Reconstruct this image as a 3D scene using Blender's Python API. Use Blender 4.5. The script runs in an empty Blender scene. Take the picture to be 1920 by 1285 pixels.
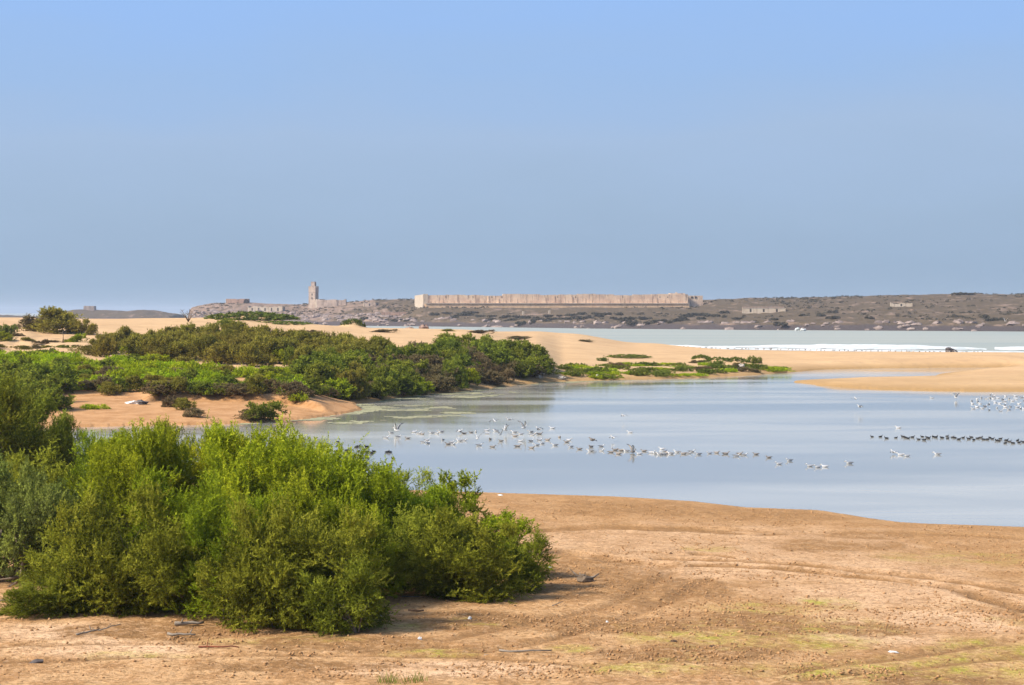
import bpy, math, random
import numpy as np

# ------------------------------------------------------------------ camera, sky, sun, exposure
scene = bpy.context.scene
COL = scene.collection
CAM_H, FPX, CX, HY = 10.0, 3600.0, 960.0, 585.0      # eye height (m), focal length (photo px), centre column, horizon row

cam_data = bpy.data.cameras.new('camera')
cam_data.sensor_width = 36.0
cam_data.lens = 36.0 * FPX / 1920.0
cam_data.shift_y = -(642.5 - HY) / 1920.0
cam_data.clip_start = 0.5
cam_data.clip_end = 60000.0
cam = bpy.data.objects.new('camera', cam_data)
cam.location = (0.0, 0.0, CAM_H)
cam.rotation_euler = (math.radians(90.0), 0.0, 0.0)
COL.objects.link(cam)
scene.camera = cam

SUN_AZ_LEFT = 112.0      # degrees to the left of the view direction
SUN_EL = 40.0
sun_dir = (-math.sin(math.radians(SUN_AZ_LEFT)) * math.cos(math.radians(SUN_EL)),
           math.cos(math.radians(SUN_AZ_LEFT)) * math.cos(math.radians(SUN_EL)),
           math.sin(math.radians(SUN_EL)))

world = bpy.data.worlds.new('World')
scene.world = world
world.use_nodes = True
wt = world.node_tree
wt.nodes.clear()


def wn(kind, **kw):
    n = wt.nodes.new(kind)
    for k, v in kw.items():
        setattr(n, k, v)
    return n


w_out = wn('ShaderNodeOutputWorld')
w_bg = wn('ShaderNodeBackground')
w_bg.inputs['Strength'].default_value = 0.13
w_sky = wn('ShaderNodeTexSky', sky_type='NISHITA', sun_disc=False)
w_sky.sun_elevation = math.radians(SUN_EL)
w_sky.sun_rotation = math.radians(-SUN_AZ_LEFT)
w_sky.dust_density = 1.5
w_tc = wn('ShaderNodeTexCoord')
w_sep = wn('ShaderNodeSeparateXYZ')
wt.links.new(w_tc.outputs['Generated'], w_sep.inputs[0])
# a blue-grey haze bank lies all round the horizon and clears upwards
w_map = wn('ShaderNodeMapping')
w_map.inputs['Scale'].default_value = (4.5, 4.5, 16.0)
w_map.inputs['Rotation'].default_value = (0.0, 0.05, 0.0)
wt.links.new(w_tc.outputs['Generated'], w_map.inputs[0])
w_noise = wn('ShaderNodeTexNoise')
w_noise.inputs['Scale'].default_value = 1.3
w_noise.inputs['Detail'].default_value = 3.0
wt.links.new(w_map.outputs[0], w_noise.inputs['Vector'])
w_off = wn('ShaderNodeMath', operation='MULTIPLY_ADD')
w_off.inputs[1].default_value = 0.06
w_off.inputs[2].default_value = -0.03
wt.links.new(w_noise.outputs['Fac'], w_off.inputs[0])
w_add = wn('ShaderNodeMath', operation='ADD')
wt.links.new(w_sep.outputs['Z'], w_add.inputs[0])
wt.links.new(w_off.outputs[0], w_add.inputs[1])
w_scale = wn('ShaderNodeMath', operation='MULTIPLY')
w_scale.inputs[1].default_value = 4.0
wt.links.new(w_add.outputs[0], w_scale.inputs[0])
w_ramp = wn('ShaderNodeValToRGB')
SKY = [(0.0, (0.345, 0.465, 0.610)), (0.07, (0.330, 0.450, 0.610)), (0.20, (0.360, 0.490, 0.670)),
       (0.36, (0.385, 0.525, 0.745)), (0.50, (0.345, 0.520, 0.815)), (0.64, (0.325, 0.525, 0.900)), (1.0, (0.29, 0.50, 0.92))]
el = w_ramp.color_ramp.elements
while len(el) < len(SKY):
    el.new(0.5)
for e, (p, c) in zip(el, SKY):
    e.position = p
    e.color = (*c, 1.0)
wt.links.new(w_scale.outputs[0], w_ramp.inputs[0])
w_mul = wn('ShaderNodeVectorMath', operation='SCALE')
w_mul.inputs['Scale'].default_value = 10.0 / 2 ** 1.0 / 1.3
wt.links.new(w_ramp.outputs[0], w_mul.inputs[0])
w_fade = wn('ShaderNodeMapRange', interpolation_type='SMOOTHSTEP')
w_fade.inputs['From Min'].default_value = 0.16
w_fade.inputs['From Max'].default_value = 0.55
w_fade.inputs['To Min'].default_value = 0.0
w_fade.inputs['To Max'].default_value = 1.0
wt.links.new(w_sep.outputs['Z'], w_fade.inputs[0])
w_mix = wn('ShaderNodeMix', data_type='RGBA')
wt.links.new(w_fade.outputs[0], w_mix.inputs[0])
wt.links.new(w_mul.outputs[0], w_mix.inputs[6])
wt.links.new(w_sky.outputs[0], w_mix.inputs[7])
wt.links.new(w_mix.outputs[2], w_bg.inputs['Color'])
wt.links.new(w_bg.outputs[0], w_out.inputs['Surface'])

sun_data = bpy.data.lights.new('sun', 'SUN')
sun_data.energy = 3.7
sun_data.angle = math.radians(8.0)
sun_data.color = (1.0, 0.93, 0.82)
sun = bpy.data.objects.new('sun', sun_data)
COL.objects.link(sun)
from mathutils import Vector
sun.rotation_euler = Vector(sun_dir).to_track_quat('Z', 'Y').to_euler()
sun.location = (-60, -20, 80)

scene.view_settings.view_transform = 'Standard'
scene.view_settings.look = 'None'
scene.view_settings.exposure = 1.0
scene.view_settings.gamma = 1.0
scene.view_settings.use_curve_mapping = False
scene.cycles.max_bounces = 6
scene.cycles.diffuse_bounces = 3
scene.cycles.transmission_bounces = 4
scene.cycles.transparent_max_bounces = 4
scene.cycles.volume_bounces = 0
scene.cycles.use_denoising = True

rng = np.random.default_rng(7)
random.seed(7)

# ------------------------------------------------------------------ helpers


def smooth(a, b, x):
    t = np.clip((np.asarray(x, float) - a) / (b - a), 0.0, 1.0)
    return t * t * (3 - 2 * t)


def _hash(ix, iy, seed):
    h = (ix.astype(np.int64) * 374761393 + iy.astype(np.int64) * 668265263 + seed * 1442695041) & 0x7fffffff
    h = ((h ^ (h >> 13)) * 1274126177) & 0x7fffffff
    h = (h ^ (h >> 16)) & 0xffff
    return h / 65535.0


def vnoise(x, y, seed=0):
    x = np.asarray(x, float)
    y = np.asarray(y, float)
    ix = np.floor(x)
    iy = np.floor(y)
    fx = x - ix
    fy = y - iy
    fx = fx * fx * (3 - 2 * fx)
    fy = fy * fy * (3 - 2 * fy)
    ix = ix.astype(np.int64)
    iy = iy.astype(np.int64)
    a = _hash(ix, iy, seed)
    b = _hash(ix + 1, iy, seed)
    c = _hash(ix, iy + 1, seed)
    d = _hash(ix + 1, iy + 1, seed)
    return (a + (b - a) * fx) * (1 - fy) + (c + (d - c) * fx) * fy


def fbm(x, y, seed=0, octaves=4):
    s, a, t = 0.0, 0.5, 0.0
    for o in range(octaves):
        s = s + a * (vnoise(x * 2 ** o, y * 2 ** o, seed + 17 * o) - 0.5)
        t += a
        a *= 0.5
    return s / t * 2.0           # about -1..1


def ground_pt(px, py, z=0.0):
    d = (CAM_H - z) * FPX / (py - HY)
    return ((px - CX) / FPX * d, d)


def tag(o, label=None, cat=None, group=None, kind=None):
    if label:
        o['label'] = label
    if cat:
        o['category'] = cat
    if group:
        o['group'] = group
    if kind:
        o['kind'] = kind
    return o


def mesh_np(name, verts, faces, mat=None, smooth_shade=False, attrs=None):
    """verts (n,3), faces (m,k) of one size -> mesh datablock"""
    verts = np.ascontiguousarray(verts, dtype=np.float32)
    faces = np.ascontiguousarray(faces, dtype=np.int32)
    me = bpy.data.meshes.new(name)
    me.vertices.add(len(verts))
    me.vertices.foreach_set('co', verts.ravel())
    m, k = faces.shape
    me.loops.add(m * k)
    me.loops.foreach_set('vertex_index', faces.ravel())
    me.polygons.add(m)
    me.polygons.foreach_set('loop_start', np.arange(0, m * k, k, dtype=np.int32))
    me.polygons.foreach_set('loop_total', np.full(m, k, dtype=np.int32))
    if smooth_shade:
        me.polygons.foreach_set('use_smooth', np.ones(m, dtype=bool))
    me.update(calc_edges=True)
    for an, (dom, arr) in (attrs or {}).items():
        a = me.attributes.new(an, 'FLOAT', dom)
        a.data.foreach_set('value', np.ascontiguousarray(arr, dtype=np.float32))
    for m_ in (mat if isinstance(mat, (list, tuple)) else [mat] if mat else []):
        me.materials.append(m_)
    return me


class MB:
    """collects boxes, prisms, tubes and lumps with material slots; build() links ONE mesh object"""

    def __init__(self):
        self.v, self.f, self.m, self.s = [], [], [], []

    def add(self, vs, fs, mi=0, sm=False):
        o = len(self.v)
        self.v += [tuple(map(float, p)) for p in vs]
        self.f += [tuple(int(i) + o for i in f) for f in fs]
        self.m += [mi] * len(fs)
        self.s += [sm] * len(fs)

    def box(self, x0, x1, y0, y1, z0, z1, mi=0, taper=0.0, jit=0.0):
        t = taper
        vs = [(x0, y0, z0), (x1, y0, z0), (x1, y1, z0), (x0, y1, z0),
              (x0 + t, y0 + t, z1), (x1 - t, y0 + t, z1), (x1 - t, y1 - t, z1), (x0 + t, y1 - t, z1)]
        if jit:
            vs = [(a + random.uniform(-jit, jit), b + random.uniform(-jit, jit), c + random.uniform(-jit, jit)) for a, b, c in vs]
        self.add(vs, [(0, 3, 2, 1), (4, 5, 6, 7), (0, 1, 5, 4), (1, 2, 6, 5), (2, 3, 7, 6), (3, 0, 4, 7)], mi)

    def tube(self, pts, radii, n=6, mi=0, cap=True):
        pts = [Vector(p) for p in pts]
        rings = []
        for i, p in enumerate(pts):
            d = (pts[min(i + 1, len(pts) - 1)] - pts[max(i - 1, 0)]).normalized()
            a = d.orthogonal().normalized()
            b = d.cross(a)
            rings.append([p + (a * math.cos(2 * math.pi * k / n) + b * math.sin(2 * math.pi * k / n)) * radii[i] for k in range(n)])
        vs = [q for r in rings for q in r]
        fs = []
        for i in range(len(pts) - 1):
            for k in range(n):
                fs.append((i * n + k, i * n + (k + 1) % n, (i + 1) * n + (k + 1) % n, (i + 1) * n + k))
        if cap:
            fs.append(tuple(reversed(range(n))))
            fs.append(tuple((len(pts) - 1) * n + k for k in range(n)))
        self.add(vs, fs, mi, True)

    def prism(self, cx, cy, r, n, z0, z1, mi=0, r1=None, rot=0.0):
        r1 = r if r1 is None else r1
        vs = [(cx + r * math.cos(rot + 2 * math.pi * k / n), cy + r * math.sin(rot + 2 * math.pi * k / n), z0) for k in range(n)]
        vs += [(cx + r1 * math.cos(rot + 2 * math.pi * k / n), cy + r1 * math.sin(rot + 2 * math.pi * k / n), z1) for k in range(n)]
        fs = [tuple(reversed(range(n))), tuple(range(n, 2 * n))] + [(k, (k + 1) % n, n + (k + 1) % n, n + k) for k in range(n)]
        self.add(vs, fs, mi)

    def lump(self, c, r, seed=0, rough=0.25, nu=9, nv=6, mi=0, sm=False):
        rr = random.Random(seed)
        vs, fs = [], []
        for j in range(nv + 1):
            th = math.pi * j / nv
            for i in range(nu):
                ph = 2 * math.pi * (i + 0.5 * (j % 2)) / nu
                k = 1 + rr.uniform(-rough, rough)
                vs.append((c[0] + r[0] * k * math.sin(th) * math.cos(ph), c[1] + r[1] * k * math.sin(th) * math.sin(ph), c[2] + r[2] * k * math.cos(th)))
        for j in range(nv):
            for i in range(nu):
                fs.append((j * nu + i, (j + 1) * nu + i, (j + 1) * nu + (i + 1) % nu, j * nu + (i + 1) % nu))
        self.add(vs, fs, mi, sm)

    def mesh(self, name, mats):
        me = bpy.data.meshes.new(name)
        me.from_pydata(self.v, [], self.f)
        for m_ in (mats if isinstance(mats, (list, tuple)) else [mats]):
            me.materials.append(m_)
        me.polygons.foreach_set('material_index', self.m)
        me.polygons.foreach_set('use_smooth', self.s)
        me.update()
        return me

    def build(self, name, mats, parent=None):
        return link(name, self.mesh(name, mats), parent)


def link(name, data, parent=None, loc=None, rot=None, scale=None):
    o = bpy.data.objects.new(name, data)
    COL.objects.link(o)
    if parent is not None:
        o.parent = parent
    if loc is not None:
        o.location = loc
    if rot is not None:
        o.rotation_euler = rot
    if scale is not None:
        o.scale = scale
    return o


ONES = ('zeroth first second third fourth fifth sixth seventh eighth ninth tenth eleventh twelfth thirteenth fourteenth '
        'fifteenth sixteenth seventeenth eighteenth nineteenth').split()
TENS = 'x x twenty thirty forty fifty sixty seventy eighty ninety hundred'.split()
TENTH = 'x x twentieth thirtieth fortieth fiftieth sixtieth seventieth eightieth ninetieth hundredth'.split()


def ordinal(n):
    if n < 20:
        return ONES[n]
    if n < 100:
        return TENTH[n // 10] if n % 10 == 0 else TENS[n // 10] + '-' + ONES[n % 10]
    return str(n) + 'th'


# ------------------------------------------------------------------ materials


class NT:
    def __init__(self, name):
        self.m = bpy.data.materials.new(name)
        self.m.use_nodes = True
        self.t = self.m.node_tree
        self.t.nodes.clear()
        self.out = self.n('ShaderNodeOutputMaterial')

    def n(self, kind, **kw):
        n = self.t.nodes.new(kind)
        for k, v in kw.items():
            setattr(n, k, v)
        return n

    def l(self, a, b):
        self.t.links.new(a, b)

    def coords(self, scale=(1, 1, 1)):
        g = self.n('ShaderNodeNewGeometry')
        mp = self.n('ShaderNodeMapping')
        mp.inputs['Scale'].default_value = scale
        self.l(g.outputs['Position'], mp.inputs[0])
        return mp.outputs[0]

    def objcoords(self, scale=(1, 1, 1)):
        g = self.n('ShaderNodeTexCoord')
        mp = self.n('ShaderNodeMapping')
        mp.inputs['Scale'].default_value = scale
        self.l(g.outputs['Object'], mp.inputs[0])
        return mp.outputs[0]

    def noise(self, vec, scale, detail=4.0, rough=0.6, dist=0.0):
        n = self.n('ShaderNodeTexNoise')
        n.inputs['Scale'].default_value = scale
        n.inputs['Detail'].default_value = detail
        n.inputs['Roughness'].default_value = rough
        n.inputs['Distortion'].default_value = dist
        if vec is not None:
            self.l(vec, n.inputs['Vector'])
        return n.outputs['Fac']

    def rng(self, v, a, b, c=0.0, d=1.0, sm=True):
        n = self.n('ShaderNodeMapRange', interpolation_type='SMOOTHSTEP' if sm else 'LINEAR')
        n.inputs['From Min'].default_value = a
        n.inputs['From Max'].default_value = b
        n.inputs['To Min'].default_value = c
        n.inputs['To Max'].default_value = d
        self.l(v, n.inputs[0])
        return n.outputs[0]

    def math(self, op, a, b=None, c=None):
        n = self.n('ShaderNodeMath', operation=op)
        for i, x in enumerate((a, b, c)):
            if x is None:
                continue
            if isinstance(x, (int, float)):
                n.inputs[i].default_value = x
            else:
                self.l(x, n.inputs[i])
        return n.outputs[0]

    def mix(self, f, a, b):
        n = self.n('ShaderNodeMix', data_type='RGBA')
        for i, x in ((0, f), (6, a), (7, b)):
            if isinstance(x, (int, float)):
                n.inputs[i].default_value = x
            elif isinstance(x, tuple):
                n.inputs[i].default_value = (*x, 1.0)
            else:
                self.l(x, n.inputs[i])
        return n.outputs[2]

    def attr(self, name):
        n = self.n('ShaderNodeAttribute', attribute_name=name)
        return n.outputs['Fac']

    def rand(self):
        return self.n('ShaderNodeObjectInfo').outputs['Random']

    def bump(self, h, strength=0.4, dist=0.05):
        n = self.n('ShaderNodeBump')
        n.inputs['Strength'].default_value = strength
        n.inputs['Distance'].default_value = dist
        self.l(h, n.inputs['Height'])
        return n.outputs[0]

    def principled(self, col, rough=0.9, spec=0.2, normal=None):
        n = self.n('ShaderNodeBsdfPrincipled')
        if isinstance(col, tuple):
            n.inputs['Base Color'].default_value = (*col, 1.0)
        else:
            self.l(col, n.inputs['Base Color'])
        if isinstance(rough, (int, float)):
            n.inputs['Roughness'].default_value = rough
        else:
            self.l(rough, n.inputs['Roughness'])
        n.inputs['Specular IOR Level'].default_value = spec
        if normal is not None:
            self.l(normal, n.inputs['Normal'])
        self.l(n.outputs[0], self.out.inputs['Surface'])
        return n


def mat_simple(name, c1, c2, scale=3.0, rough=0.9, spec=0.2, bump=0.0, obj=True, lo=0.35, hi=0.65, stretch=(1, 1, 1)):
    t = NT(name)
    v = t.objcoords(stretch) if obj else t.coords(stretch)
    n = t.noise(v, scale, 5.0, 0.65)
    col = t.mix(t.rng(n, lo, hi), c1, c2)
    t.principled(col, rough, spec, t.bump(n, bump, 0.1) if bump else None)
    return t.m


def mat_leaf(name, dark, light, tip, var=0.15, transl=0.32):
    t = NT(name)
    tint = t.attr('tint')
    c = t.mix(t.rng(tint, 0.0, 0.62, sm=False), dark, light)
    c = t.mix(t.rng(tint, 0.6, 1.0, sm=False), c, tip)
    r = t.rand()
    hsv = t.n('ShaderNodeHueSaturation')
    t.l(t.rng(r, 0, 1, 0.5 - 0.025 * var / 0.25, 0.5 + 0.02 * var / 0.25, False), hsv.inputs['Hue'])
    t.l(t.rng(t.math('FRACT', t.math('MULTIPLY', r, 7.31)), 0, 1, 1 - var, 1 + var, False), hsv.inputs['Value'])
    hsv.inputs['Saturation'].default_value = 1.0
    t.l(c, hsv.inputs['Color'])
    d = t.n('ShaderNodeBsdfDiffuse')
    tr = t.n('ShaderNodeBsdfTranslucent')
    t.l(hsv.outputs[0], d.inputs['Color'])
    t.l(hsv.outputs[0], tr.inputs['Color'])
    mx = t.n('ShaderNodeMixShader')
    mx.inputs[0].default_value = transl
    t.l(d.outputs[0], mx.inputs[1])
    t.l(tr.outputs[0], mx.inputs[2])
    t.l(mx.outputs[0], t.out.inputs['Surface'])
    return t.m


LEAF = {
    'tamarisk': mat_leaf('tamarisk_foliage', (0.086, 0.104, 0.008), (0.211, 0.260, 0.014), (0.387, 0.430, 0.025)),
    'yellowgreen': mat_leaf('fresh_tamarisk_foliage', (0.106, 0.122, 0.009), (0.268, 0.305, 0.015), (0.446, 0.460, 0.025)),
    'lowolive': mat_leaf('dull_tamarisk_foliage', (0.089, 0.098, 0.011), (0.208, 0.219, 0.021), (0.316, 0.320, 0.035)),
    'bluegreen': mat_leaf('grey_green_foliage', (0.080, 0.096, 0.028), (0.174, 0.212, 0.045), (0.271, 0.328, 0.060)),
    'olive': mat_leaf('olive_shrub_foliage', (0.107, 0.093, 0.017), (0.221, 0.193, 0.030), (0.322, 0.281, 0.048)),
    'green': mat_leaf('green_shrub_foliage', (0.071, 0.086, 0.012), (0.167, 0.197, 0.023), (0.293, 0.315, 0.036)),
    'bright': mat_leaf('bright_ground_foliage', (0.185, 0.245, 0.010), (0.325, 0.415, 0.014), (0.430, 0.480, 0.028)),
    'brown': mat_leaf('dry_brown_foliage', (0.118, 0.084, 0.037), (0.185, 0.139, 0.063), (0.236, 0.185, 0.089)),
    'cushion': mat_leaf('cushion_foliage', (0.093, 0.117, 0.020), (0.161, 0.196, 0.026), (0.232, 0.250, 0.045)),
    'scrub': mat_leaf('island_scrub_foliage', (0.067, 0.059, 0.041), (0.099, 0.085, 0.058), (0.127, 0.108, 0.075)),
}
M_BARK = mat_simple('pale_bark', (0.222, 0.170, 0.118), (0.126, 0.089, 0.059), 8.0, stretch=(1, 1, 0.3))
M_DARKBARK = mat_simple('brown_bark', (0.15, 0.11, 0.075), (0.085, 0.06, 0.04), 6.0, stretch=(1, 1, 0.3))
M_DRIFT = mat_simple('bleached_driftwood', (0.237, 0.199, 0.156), (0.133, 0.099, 0.071), 9.0, stretch=(0.2, 1, 1))
M_WHITE = mat_simple('white_scrap', (0.680, 0.671, 0.646), (0.527, 0.510, 0.476), 6.0, rough=0.6)
M_PALE_ROCK = mat_simple('pale_rock', (0.444, 0.400, 0.340), (0.296, 0.252, 0.207), 2.0, bump=0.3)
M_DARK_ROCK = mat_simple('dark_wet_rock', (0.11, 0.09, 0.08), (0.055, 0.045, 0.042), 1.2, rough=0.5, bump=0.4)
M_BROWN_LUMP = mat_simple('brown_lump', (0.148, 0.089, 0.052), (0.074, 0.044, 0.026), 5.0)
M_RED = mat_simple('rusty_scrap', (0.259, 0.081, 0.037), (0.148, 0.052, 0.030), 5.0)

# building stone
def mat_stone(name, light, mid, stain, streak=(0.35, 0.35, 0.05)):
    t = NT(name)
    v = t.objcoords()
    n1 = t.noise(v, 0.22, 5.0, 0.65)
    c = t.mix(t.rng(n1, 0.38, 0.62), light, mid)
    n2 = t.noise(t.objcoords(streak), 1.6, 4.0, 0.7)
    c = t.mix(t.math('MULTIPLY', t.rng(n2, 0.50, 0.66), 0.85), c, stain)
    n3 = t.noise(v, 1.5, 4.0, 0.7)
    t.principled(c, 0.95, 0.1, t.bump(n3, 0.5, 0.25))
    return t.m


M_FORT = mat_stone('weathered_fort_plaster', (0.654, 0.497, 0.349), (0.538, 0.386, 0.276), (0.231, 0.165, 0.130))
M_RAMPART = mat_stone('ochre_rampart', (0.699, 0.465, 0.268), (0.566, 0.362, 0.208), (0.433, 0.284, 0.171), (0.113, 0.103, 0.223))
M_WHITEWALL = mat_stone('pale_limewash', (0.473, 0.395, 0.303), (0.414, 0.331, 0.246), (0.260, 0.198, 0.147))
M_MINARET = mat_stone('minaret_stone', (0.454, 0.356, 0.279), (0.365, 0.272, 0.213), (0.249, 0.181, 0.146), (0.365, 0.348, 0.133))
M_BROWNSTONE = mat_stone('brown_ruin_stone', (0.373, 0.284, 0.230), (0.266, 0.204, 0.169), (0.151, 0.115, 0.097))
M_PINKSTONE = mat_stone('pinkish_ruin_stone', (0.340, 0.222, 0.163), (0.252, 0.163, 0.126), (0.133, 0.089, 0.074))
M_DARK = mat_simple('dark_opening', (0.05, 0.04, 0.035), (0.03, 0.025, 0.022), 2.0)
M_ROOF = mat_simple('faded_roof', (0.340, 0.244, 0.185), (0.252, 0.178, 0.141), 0.8)

# ------------------------------------------------------------------ ground: shape of the land
LAGOON_PX = [(3300, 1045), (2600, 1012), (1920, 994), (1800, 990), (1740, 988), (1690, 985), (1640, 978.5), (1600, 972), (1535, 962),
             (1400, 957), (1300, 945), (1150, 936), (960, 930), (860, 927), (600, 918), (400, 908), (250, 900), (150, 885), (95, 850), (60, 818),
             (90, 803), (250, 799), (400, 797), (500, 792), (580, 785), (640, 776), (668, 769), (655, 762), (662, 757), (700, 754), (780, 742), (870, 734),
             (950, 724), (1030, 717), (1100, 714.5), (1200, 712), (1300, 709), (1400, 704), (1480, 698), (1540, 693.5), (1640, 691), (1760, 690), (1885, 689.5),
             (1850, 693), (1760, 703), (1735, 709), (1640, 712.5), (1560, 713.5), (1488, 716.5), (1540, 724), (1640, 731), (1780, 734), (1920, 734.5), (2600, 737), (3300, 739)]
LAG = np.array([ground_pt(*p) for p in LAGOON_PX])


def seg_dist(X, Y, P, closed=False):
    best = np.full(X.shape, 1e18)
    n = len(P)
    for i in range(n if closed else n - 1):
        ax, ay = P[i]
        bx, by = P[(i + 1) % n]
        dx, dy = bx - ax, by - ay
        t = np.clip(((X - ax) * dx + (Y - ay) * dy) / (dx * dx + dy * dy + 1e-12), 0, 1)
        best = np.minimum(best, (X - ax - t * dx) ** 2 + (Y - ay - t * dy) ** 2)
    return np.sqrt(best)


def inside(X, Y, P):
    r = np.zeros(X.shape, bool)
    n = len(P)
    for i in range(n):
        ax, ay = P[i]
        bx, by = P[(i + 1) % n]
        c = ((ay > Y) != (by > Y))
        with np.errstate(divide='ignore', invalid='ignore'):
            xi = (bx - ax) * (Y - ay) / (by - ay + 1e-12) + ax
        r ^= c & (X < xi)
    return r


def shore_dist(X, Y):
    d = seg_dist(X, Y, LAG, True)
    d = np.where(inside(X, Y, LAG), -d, d)
    return d + (0.12 + 0.25 * smooth(112, 150, Y)) * fbm(X / 3.0, Y / 4.0, 3, 3) + 0.7 * fbm(X / 16.0, Y / 22.0, 5, 2) * smooth(90, 200, Y)


HX = np.array([-900, 0, 150, 300, 420, 560, 700, 860, 1000, 1060, 1200, 1400, 3300], float)
HD = np.array([120, 165, 180, 195, 205, 230, 260, 290, 330, 380, 430, 500, 560, 700], float)
HZ = np.array([
    # 120 165  180  195  205  230  260  290  330  380  430  500  560  700
    [0.6, 0.6, 0.9, 1.4, 1.9, 3.0, 4.0, 5.0, 6.5, 7.8, 8.6, 5.0, 1.5, 0.5],
    [0.3, 0.2, 0.6, 1.2, 1.8, 3.0, 4.0, 5.0, 6.5, 7.7, 8.5, 5.0, 1.5, 0.5],
    [0.0, 0.1, 0.5, 1.0, 1.8, 3.0, 4.0, 5.0, 6.5, 7.5, 8.2, 5.0, 1.5, 0.5],
    [0.0, 0.1, 0.4, 0.8, 1.8, 2.9, 3.9, 5.0, 6.0, 7.3, 8.3, 5.0, 1.5, 0.5],
    [0.0, 0.1, 0.3, 0.8, 1.7, 2.8, 3.8, 4.9, 6.0, 7.2, 8.4, 5.0, 1.5, 0.5],
    [0.0, 0.0, 0.3, 0.7, 1.6, 2.6, 3.5, 4.5, 5.3, 6.2, 7.0, 4.5, 1.5, 0.5],
    [0.0, 0.0, 0.0, 0.5, 0.8, 1.8, 3.0, 3.9, 4.6, 5.4, 6.1, 4.5, 1.5, 0.5],
    [0.0, 0.0, 0.0, 0.0, 0.3, 0.8, 2.4, 3.6, 4.2, 4.9, 5.8, 4.5, 1.5, 0.5],
    [0.0, 0.0, 0.0, 0.0, 0.2, 0.4, 1.0, 2.4, 2.9, 3.5, 4.2, 4.5, 3.0, 0.5],
    [0.0, 0.0, 0.0, 0.0, 0.2, 0.4, 0.5, 1.0, 1.5, 2.2, 2.9, 4.0, 2.8, 0.5],
    [0.0, 0.0, 0.0, 0.0, 0.2, 0.4, 0.4, 0.5, 1.0, 1.3, 1.5, 1.5, 0.7, 0.2],
    [0.0, 0.0, 0.0, 0.0, 0.2, 0.4, 0.4, 0.5, 0.7, 1.0, 0.9, 0.3, 0.1, 0.1],
    [0.0, 0.0, 0.0, 0.0, 0.2, 0.4, 0.4, 0.5, 0.7, 0.8, 0.7, 0.3, 0.1, 0.1]])
SEA_X = np.array([-900, 0, 1000, 1100, 1200, 1330, 1600, 1920, 3300], float)
SEA_D = np.array([660, 650, 640, 621, 571, 514, 480, 456, 400], float)
SC_X = np.array([255, 275, 300, 340, 430, 540, 600, 645, 672], float)            # the eroded edge of the sand bank
SC_Y = np.array([763, 760, 757, 757, 757, 758, 762, 768, 771], float)
SC_D = (CAM_H - 0.75) * FPX / (SC_Y - HY)


def lerp1(xq, xs, ys):
    return np.interp(xq, xs, ys)


def hill_table(px, d):
    ix = np.clip(np.searchsorted(HX, px) - 1, 0, len(HX) - 2)
    iy = np.clip(np.searchsorted(HD, d) - 1, 0, len(HD) - 2)
    tx = np.clip((px - HX[ix]) / (HX[ix + 1] - HX[ix]), 0, 1)
    tx = tx * tx * (3 - 2 * tx)
    ty = np.clip((d - HD[iy]) / (HD[iy + 1] - HD[iy]), 0, 1)
    return (HZ[ix, iy] * (1 - tx) + HZ[ix + 1, iy] * tx) * (1 - ty) + (HZ[ix, iy + 1] * (1 - tx) + HZ[ix + 1, iy + 1] * tx) * ty


BUMPS = ((472, 425, 8.0, 5.0, 1.5), (525, 415, 5.0, 4.0, .6), (661, 428, 2.0, 3.0, 1.5), (1315, 348, 1.5, 2.5, .8), (1345, 330, 1.7, 2.5, .9), (1380, 332, 2.0, 2.5, .9), (1175, 355, 3.0, 2.0, .5))


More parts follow.
